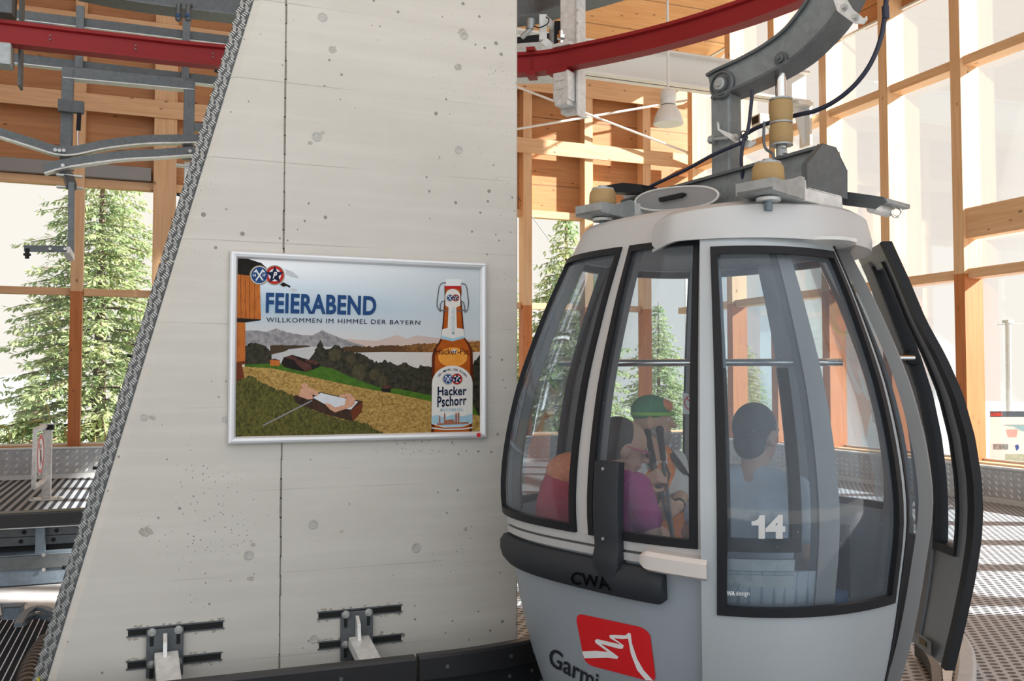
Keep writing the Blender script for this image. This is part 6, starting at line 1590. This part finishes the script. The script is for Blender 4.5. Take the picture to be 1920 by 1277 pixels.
def person(label, J, face, skin, shirt, short, sleeve=.62, grips=(.3, .3), lean=None, hairm='hair_dark', vox=.0075, palms=None):
    pel = J['pelvis']; t = thing('person', label, 'person', (pel.x, pel.y, J.get('floor', .13)))
    f = Vector(face).normalized(); up = (Vector((0, 0, 1)) - f * f.z * .9).normalized(); rt = f.cross(up).normalized(); up = rt.cross(f)
    H = J['head']; rot = Matrix((rt, f, up)).transposed()
    b = MB()
    sr = (J['shR'] - J['shL']).normalized()
    def torso(mb, g):
        for p, q, r1, r2, w in ((J['pelvis'], J['waist'], .105, .095, .055), (J['waist'], J['chest'], .095, .108, .062)):
            for s in (-1, 0, 1): mb.cap(p + sr * s * w, q + sr * s * w, r1 + g, r2 + g, 14)
        for s in ('shL', 'shR'):
            mb.cap(J['chest'] + (J[s] - J['chest']) * .35, J[s] - Vector((0, 0, .01)), .085 + g, .050 + g, 14); mb.cap(J['neck'] - Vector((0, 0, .015)), J[s], .040 + g * .6, .042 + g, 12)
    torso(b, 0)
    b.cap(J['neck'] - Vector((0, 0, .02)), H - up * .05 - f * .012, .055, .050, 14)
    for s in 'LR':
        b.cap(J['sh' + s], J['el' + s], .047, .038, 12); b.cap(J['el' + s], J['ha' + s], .038, .026, 12)
        b.cap(J['hip' + s], J['kn' + s], .080, .056, 14); b.cap(J['kn' + s], J['an' + s], .054, .036, 12)
        m_, g_ = J['ha' + s], grips['LR'.index(s)]
        tip = J.get('tip' + s); tip = tip if tip is not None else m_ + (m_ - J['el' + s])
        pal = (palms or {}).get(s, Vector((0, 0, -1)))
        hand(b, m_, tip, pal, g_)
    b.ball(H + up * .018 - f * .006, (.074, .092, .096), 24, 16, rot)          # skull
    b.ball(H - up * .038 + f * .022, (.056, .064, .072), 20, 14, rot)         # face and jaw
    b.ball(H - up * .085 + f * .056, (.026, .022, .020), 12, 8, rot)          # chin
    b.cap(H + f * .078 + up * .010, H + f * .104 - up * .026, .010, .014, 10)  # nose
    b.cap(H + f * .082 - up * .058 - rt * .018, H + f * .082 - up * .058 + rt * .018, .008, .008, 8)
    b.cap(H + f * .076 + up * .026 - rt * .034, H + f * .076 + up * .026 + rt * .034, .010, .010, 8)
    for s in (-1, 1): b.ball(H + rt * s * .077 - up * .012 - f * .008, (.012, .022, .033), 10, 8, rot)
    remesh(b, 'body', skin, t, vox=vox, smooth=5 if vox > .006 else 3)
    for s in (-1, 1):
        m = MB(); m.ball(H + f * .0745 + rt * s * .030 + up * .006, (.011, .007, .007), 10, 8, rot); m.build('eye', 'eye_white', root=t, smooth=True)
    c = MB(); torso(c, .014)
    for s in 'LR':
        e_ = J['sh' + s] + (J['el' + s] - J['sh' + s]) * sleeve; c.cap(J['sh' + s], e_, .064, .060, 14)
    sh = remesh(c, 'shirt', shirt, t, vox=.010, smooth=4)
    c = MB()
    for s in 'LR': c.cap(J['hip' + s], J['hip' + s] + (J['kn' + s] - J['hip' + s]) * .72, .098, .078, 14)
    for s in (-1, 0, 1): c.cap(J['pelvis'] + sr * s * .06, J['pelvis'].lerp(J['waist'], .3) + sr * s * .05, .122, .112, 14)
    remesh(c, 'shorts', short, t, vox=.010, smooth=4)
    for s in 'LR':
        m = MB(); a = J['an' + s]; ff = (J['kn' + s] - J['hip' + s]); ff.z = 0; ff.normalize(); q = Vector((a.x, a.y, J.get('floor', .13) + .035)); m.cap(q - ff * .05, q + ff * .15, .042, .036, 12); m.cap(q, a, .045, .042, 12)
        remesh(m, 'shoe', 'shoe', t, vox=.010)
    return t, H, f, up, rt, rot, sh
def addp(t, mb, name, mat, parent=None, **k): return mb.build(name, mat, root=t, parent=parent, smooth=True, **k)
# --- man in the grey T-shirt, back towards the open door leaf
J = dict(pelvis=W(.875, 3.50, .57), waist=W(.885, 3.51, .74), chest=W(.905, 3.51, .93), neck=W(.925, 3.52, 1.105), head=W(.94, 3.535, 1.235),
         shL=W(.785, 3.64, 1.035), shR=W(1.04, 3.39, 1.035), elL=W(.715, 3.72, .83), elR=W(1.115, 3.50, .80), haL=W(.95, 3.93, .70), haR=W(1.18, 3.72, .70),
         hipL=W(.85, 3.60, .56), hipR=W(.97, 3.48, .56), knL=W(1.10, 3.95, .56), knR=W(1.26, 3.80, .56), anL=W(1.10, 3.97, .22), anR=W(1.28, 3.84, .22))
t, H, f, up, rt, rot, sh = person('seated man with short dark hair and grey T-shirt, his back to the open door window', J, R * .80 + F * .60 - Vector((0, 0, .1)), 'skin_tan', 'cloth_grey', 'cloth_navy')
m = MB(); m.ball(H - f * .022 + up * .030, (.081, .090, .094), 24, 16, rot); m.ball(H - f * .045 - up * .030, (.066, .056, .070), 20, 12, rot); remesh(m, 'hair', 'hair_dark', t, vox=.008)
# --- woman in magenta beside the bumper end
J = dict(pelvis=W(.345, 3.80, .57), waist=W(.36, 3.80, .72), chest=W(.41, 3.80, .88), neck=W(.455, 3.80, 1.05), head=W(.465, 3.81, 1.165),
         shL=W(.385, 3.96, 1.0), shR=W(.49, 3.65, 1.02), elL=W(.52, 4.02, .80), elR=W(.545, 3.60, .85), haL=W(.60, 4.02, .68), haR=W(.61, 3.68, .66),
         hipL=W(.37, 3.89, .56), hipR=W(.39, 3.73, .56), knL=W(.57, 4.12, .54), knR=W(.66, 3.95, .54), anL=W(.58, 4.16, .22), anR=W(.69, 3.98, .22))
t, H, f, up, rt, rot, sh = person('seated woman in magenta T-shirt and dark glasses leaning forward behind the middle window post', J, R * .93 + F * .05 - Vector((0, 0, .30)), 'skin', 'cloth_magenta', 'cloth_black', .7)
m = MB(); m.ball(H - f * .040 + up * .022, (.085, .094, .098), 24, 16, rot); m.ball(H - f * .125 + up * .02, (.05, .05, .05), 14, 10, rot); remesh(m, 'hair', 'hair_dark', t, vox=.008)
m = MB()
for s in (-1, 1): m.ball(H + f * .094 + rt * s * .032 + up * .004, (.026, .008, .018), 14, 10, rot)
gl_ = addp(t, m, 'sunglasses', 'lens_dark'); m = MB()
for s in (-1, 1): m.cap(H + f * .085 + rt * s * .066 + up * .010, H - f * .010 + rt * s * .082 + up * .008, .004, .004, 8)
addp(t, m, 'glasses_temple', 'plastic_pink', parent=gl_)
# --- bearded man with the green headscarf and poles
J = dict(pelvis=W(.71, 4.60, .60), waist=W(.70, 4.60, .76), chest=W(.69, 4.585, .93), neck=W(.69, 4.57, 1.09), head=W(.695, 4.55, 1.245),
         shL=W(.825, 4.68, 1.03), shR=W(.565, 4.47, 1.03), elL=at(1277, 930, 4.50), elR=at(1186, 936, 4.30), haL=at(1272, 950, 4.24), haR=at(1207, 908, 4.19), tipL=at(1244, 965, 4.16), tipR=at(1238, 890, 4.13),
         hipL=W(.78, 4.60, .57), hipR=W(.66, 4.52, .57), knL=W(1.00, 4.25, .60), knR=at(1234, 1008, 4.10), anL=W(1.03, 4.22, .22), anR=W(.85, 4.12, .24))
t, H, f, up, rt, rot, sh = person('bearded man in orange vest and green headscarf holding two trekking poles', J, R * .97 - F * .22, 'skin', 'cloth_white', 'cloth_black', .95, (.95, .95), vox=.0046, palms={'L': F * .6 - R * .5, 'R': F * .3 + R * .6 - Vector((0, 0, .2))})
m = MB(); sr = (J['shR'] - J['shL']).normalized()
for p, q, r1, r2, w in ((J['pelvis'].lerp(J['waist'], .3), J['waist'], .118, .116, .060), (J['waist'], J['chest'], .116, .126, .066)):
    for s in (-1, 0, 1): m.cap(p + sr * s * w, q + sr * s * w, r1, r2, 14)
for s in (-1, 1): m.cap(J['chest'] + sr * s * .08, J['neck'] + sr * s * .085 - Vector((0, 0, .03)), .085, .058, 12)
remesh(m, 'vest', 'cloth_orange', t, vox=.010)
tf = DX; fd = R * DX.x + F * DX.y
for s in (-1, 1):
    m = MB(); m.sweep(smooth_path([J['neck'] + sr * s * .09 + fd * .03 + Vector((0, 0, .005)), J['chest'] + sr * s * .10 + fd * .145 + Vector((0, 0, .02)), J['waist'] + sr * s * .12 + fd * .135]), [(-.018, -.006), (.018, -.006), (.018, .006), (-.018, .006)], up=fd); addp(t, m, 'pack_strap', 'cloth_black')
m = MB(); m.cap(J['chest'] + sr * .09 + fd * .142 - Vector((0, 0, .03)), J['chest'] - sr * .09 + fd * .142 - Vector((0, 0, .03)), .012, .012, 8); addp(t, m, 'reflective_band', 'cloth_white')
m = MB(); m.ball(H - f * .012 + up * .046, (.082, .098, .080), 24, 16, rot); sc_ = addp(t, m, 'headscarf', 'cloth_green'); m = MB(); m.ball(H + f * .052 + up * .068, (.050, .046, .038), 16, 12, rot); addp(t, m, 'flame_print', 'cloth_coral', parent=sc_)
m = MB(); m.tube([H + up * .032 + (rt * math.cos(a) * .084 + f * math.sin(a) * .102) for a in [2 * PI * k / 28 for k in range(28)]], .010, 8, closed=True); addp(t, m, 'lime_band', 'cloth_lime', parent=sc_)
m = MB(); m.ball(H - up * .075 + f * .045, (.052, .048, .052), 18, 12, rot); m.ball(H - up * .045 + f * .005, (.070, .045, .045), 18, 12, rot); remesh(m, 'beard', 'beard_grey', t, vox=.008)
m = MB(); w0 = J['haL'].lerp(J['elL'], .12); dw = (J['elL'] - J['haL']).normalized(); m.lathe(w0 - dw * .014, dw, [(.031, 0), (.034, .004), (.034, .024), (.031, .028)], 20); addp(t, m, 'wrist_watch', 'rubber_black')
# poles, backpack
for (a, b_, c, lab) in (((1237, 806, 4.17), (1240, 886, 4.17), (1262, 1010, 4.13), 'dark trekking pole nearer the door, upright in the man\'s hands'), ((1213, 812, 4.19), (1236, 888, 4.17), (1262, 1012, 4.15), 'dark trekking pole slanting between the man\'s hands, nearer the middle window post')):
    p, q, r_ = at(*a), at(*b_), at(*c); d = (r_ - q).normalized(); q2 = p + (r_ - p).normalized() * .13; e_ = r_ + (r_ - p).normalized() * ((r_.z - .14) / max(.1, (p - r_).normalized().z))
    t = thing('trekking_pole', lab, 'pole', e_, 'trekking poles')
    m = MB(); m.cap(p, q2, .017, .013, 12); m.ball(p, .020, 12, 8); addp(t, m, 'handle', 'rubber_black'); m = MB(); m.tube([q2, r_, e_], [.009, .008, .006], 10); addp(t, m, 'shaft', 'galvanised_dark'); m = MB(); m.tube([q2, q2 + Vector((.02, -.02, -.07)), q2 + Vector((.0, -.03, -.12)), q2 + Vector((-.01, 0, -.02))], .005, 6); addp(t, m, 'wrist_loop', 'cloth_black')
bc = W(.235, 4.10, .80)
t = thing('backpack', 'red and blue backpack standing on the bench behind the woman in magenta', 'backpack', (bc.x, bc.y, .46))
m = MB(); m.ball(bc, (.14, .12, .30), 20, 14); m.ball(bc + Vector((0, 0, -.18)), (.14, .125, .16), 20, 14); remesh(m, 'main_sack', 'cloth_red', t, vox=.012)
m = MB(); m.ball(bc + Vector((.05, -.07, .05)), (.085, .075, .17), 16, 12); addp(t, m, 'side_pocket', 'cloth_blue'); m = MB(); m.ball(bc + Vector((.03, -.01, .24)), (.12, .10, .085), 16, 12); addp(t, m, 'top_flap', 'cloth_coral')
m = MB(); m.tube(smooth_path([bc + Vector((.08, -.10, .20)), bc + Vector((.05, -.16, .0)), bc + Vector((-.02, -.14, -.18))], 6), .005, 6); addp(t, m, 'drawcord', 'cable_black')
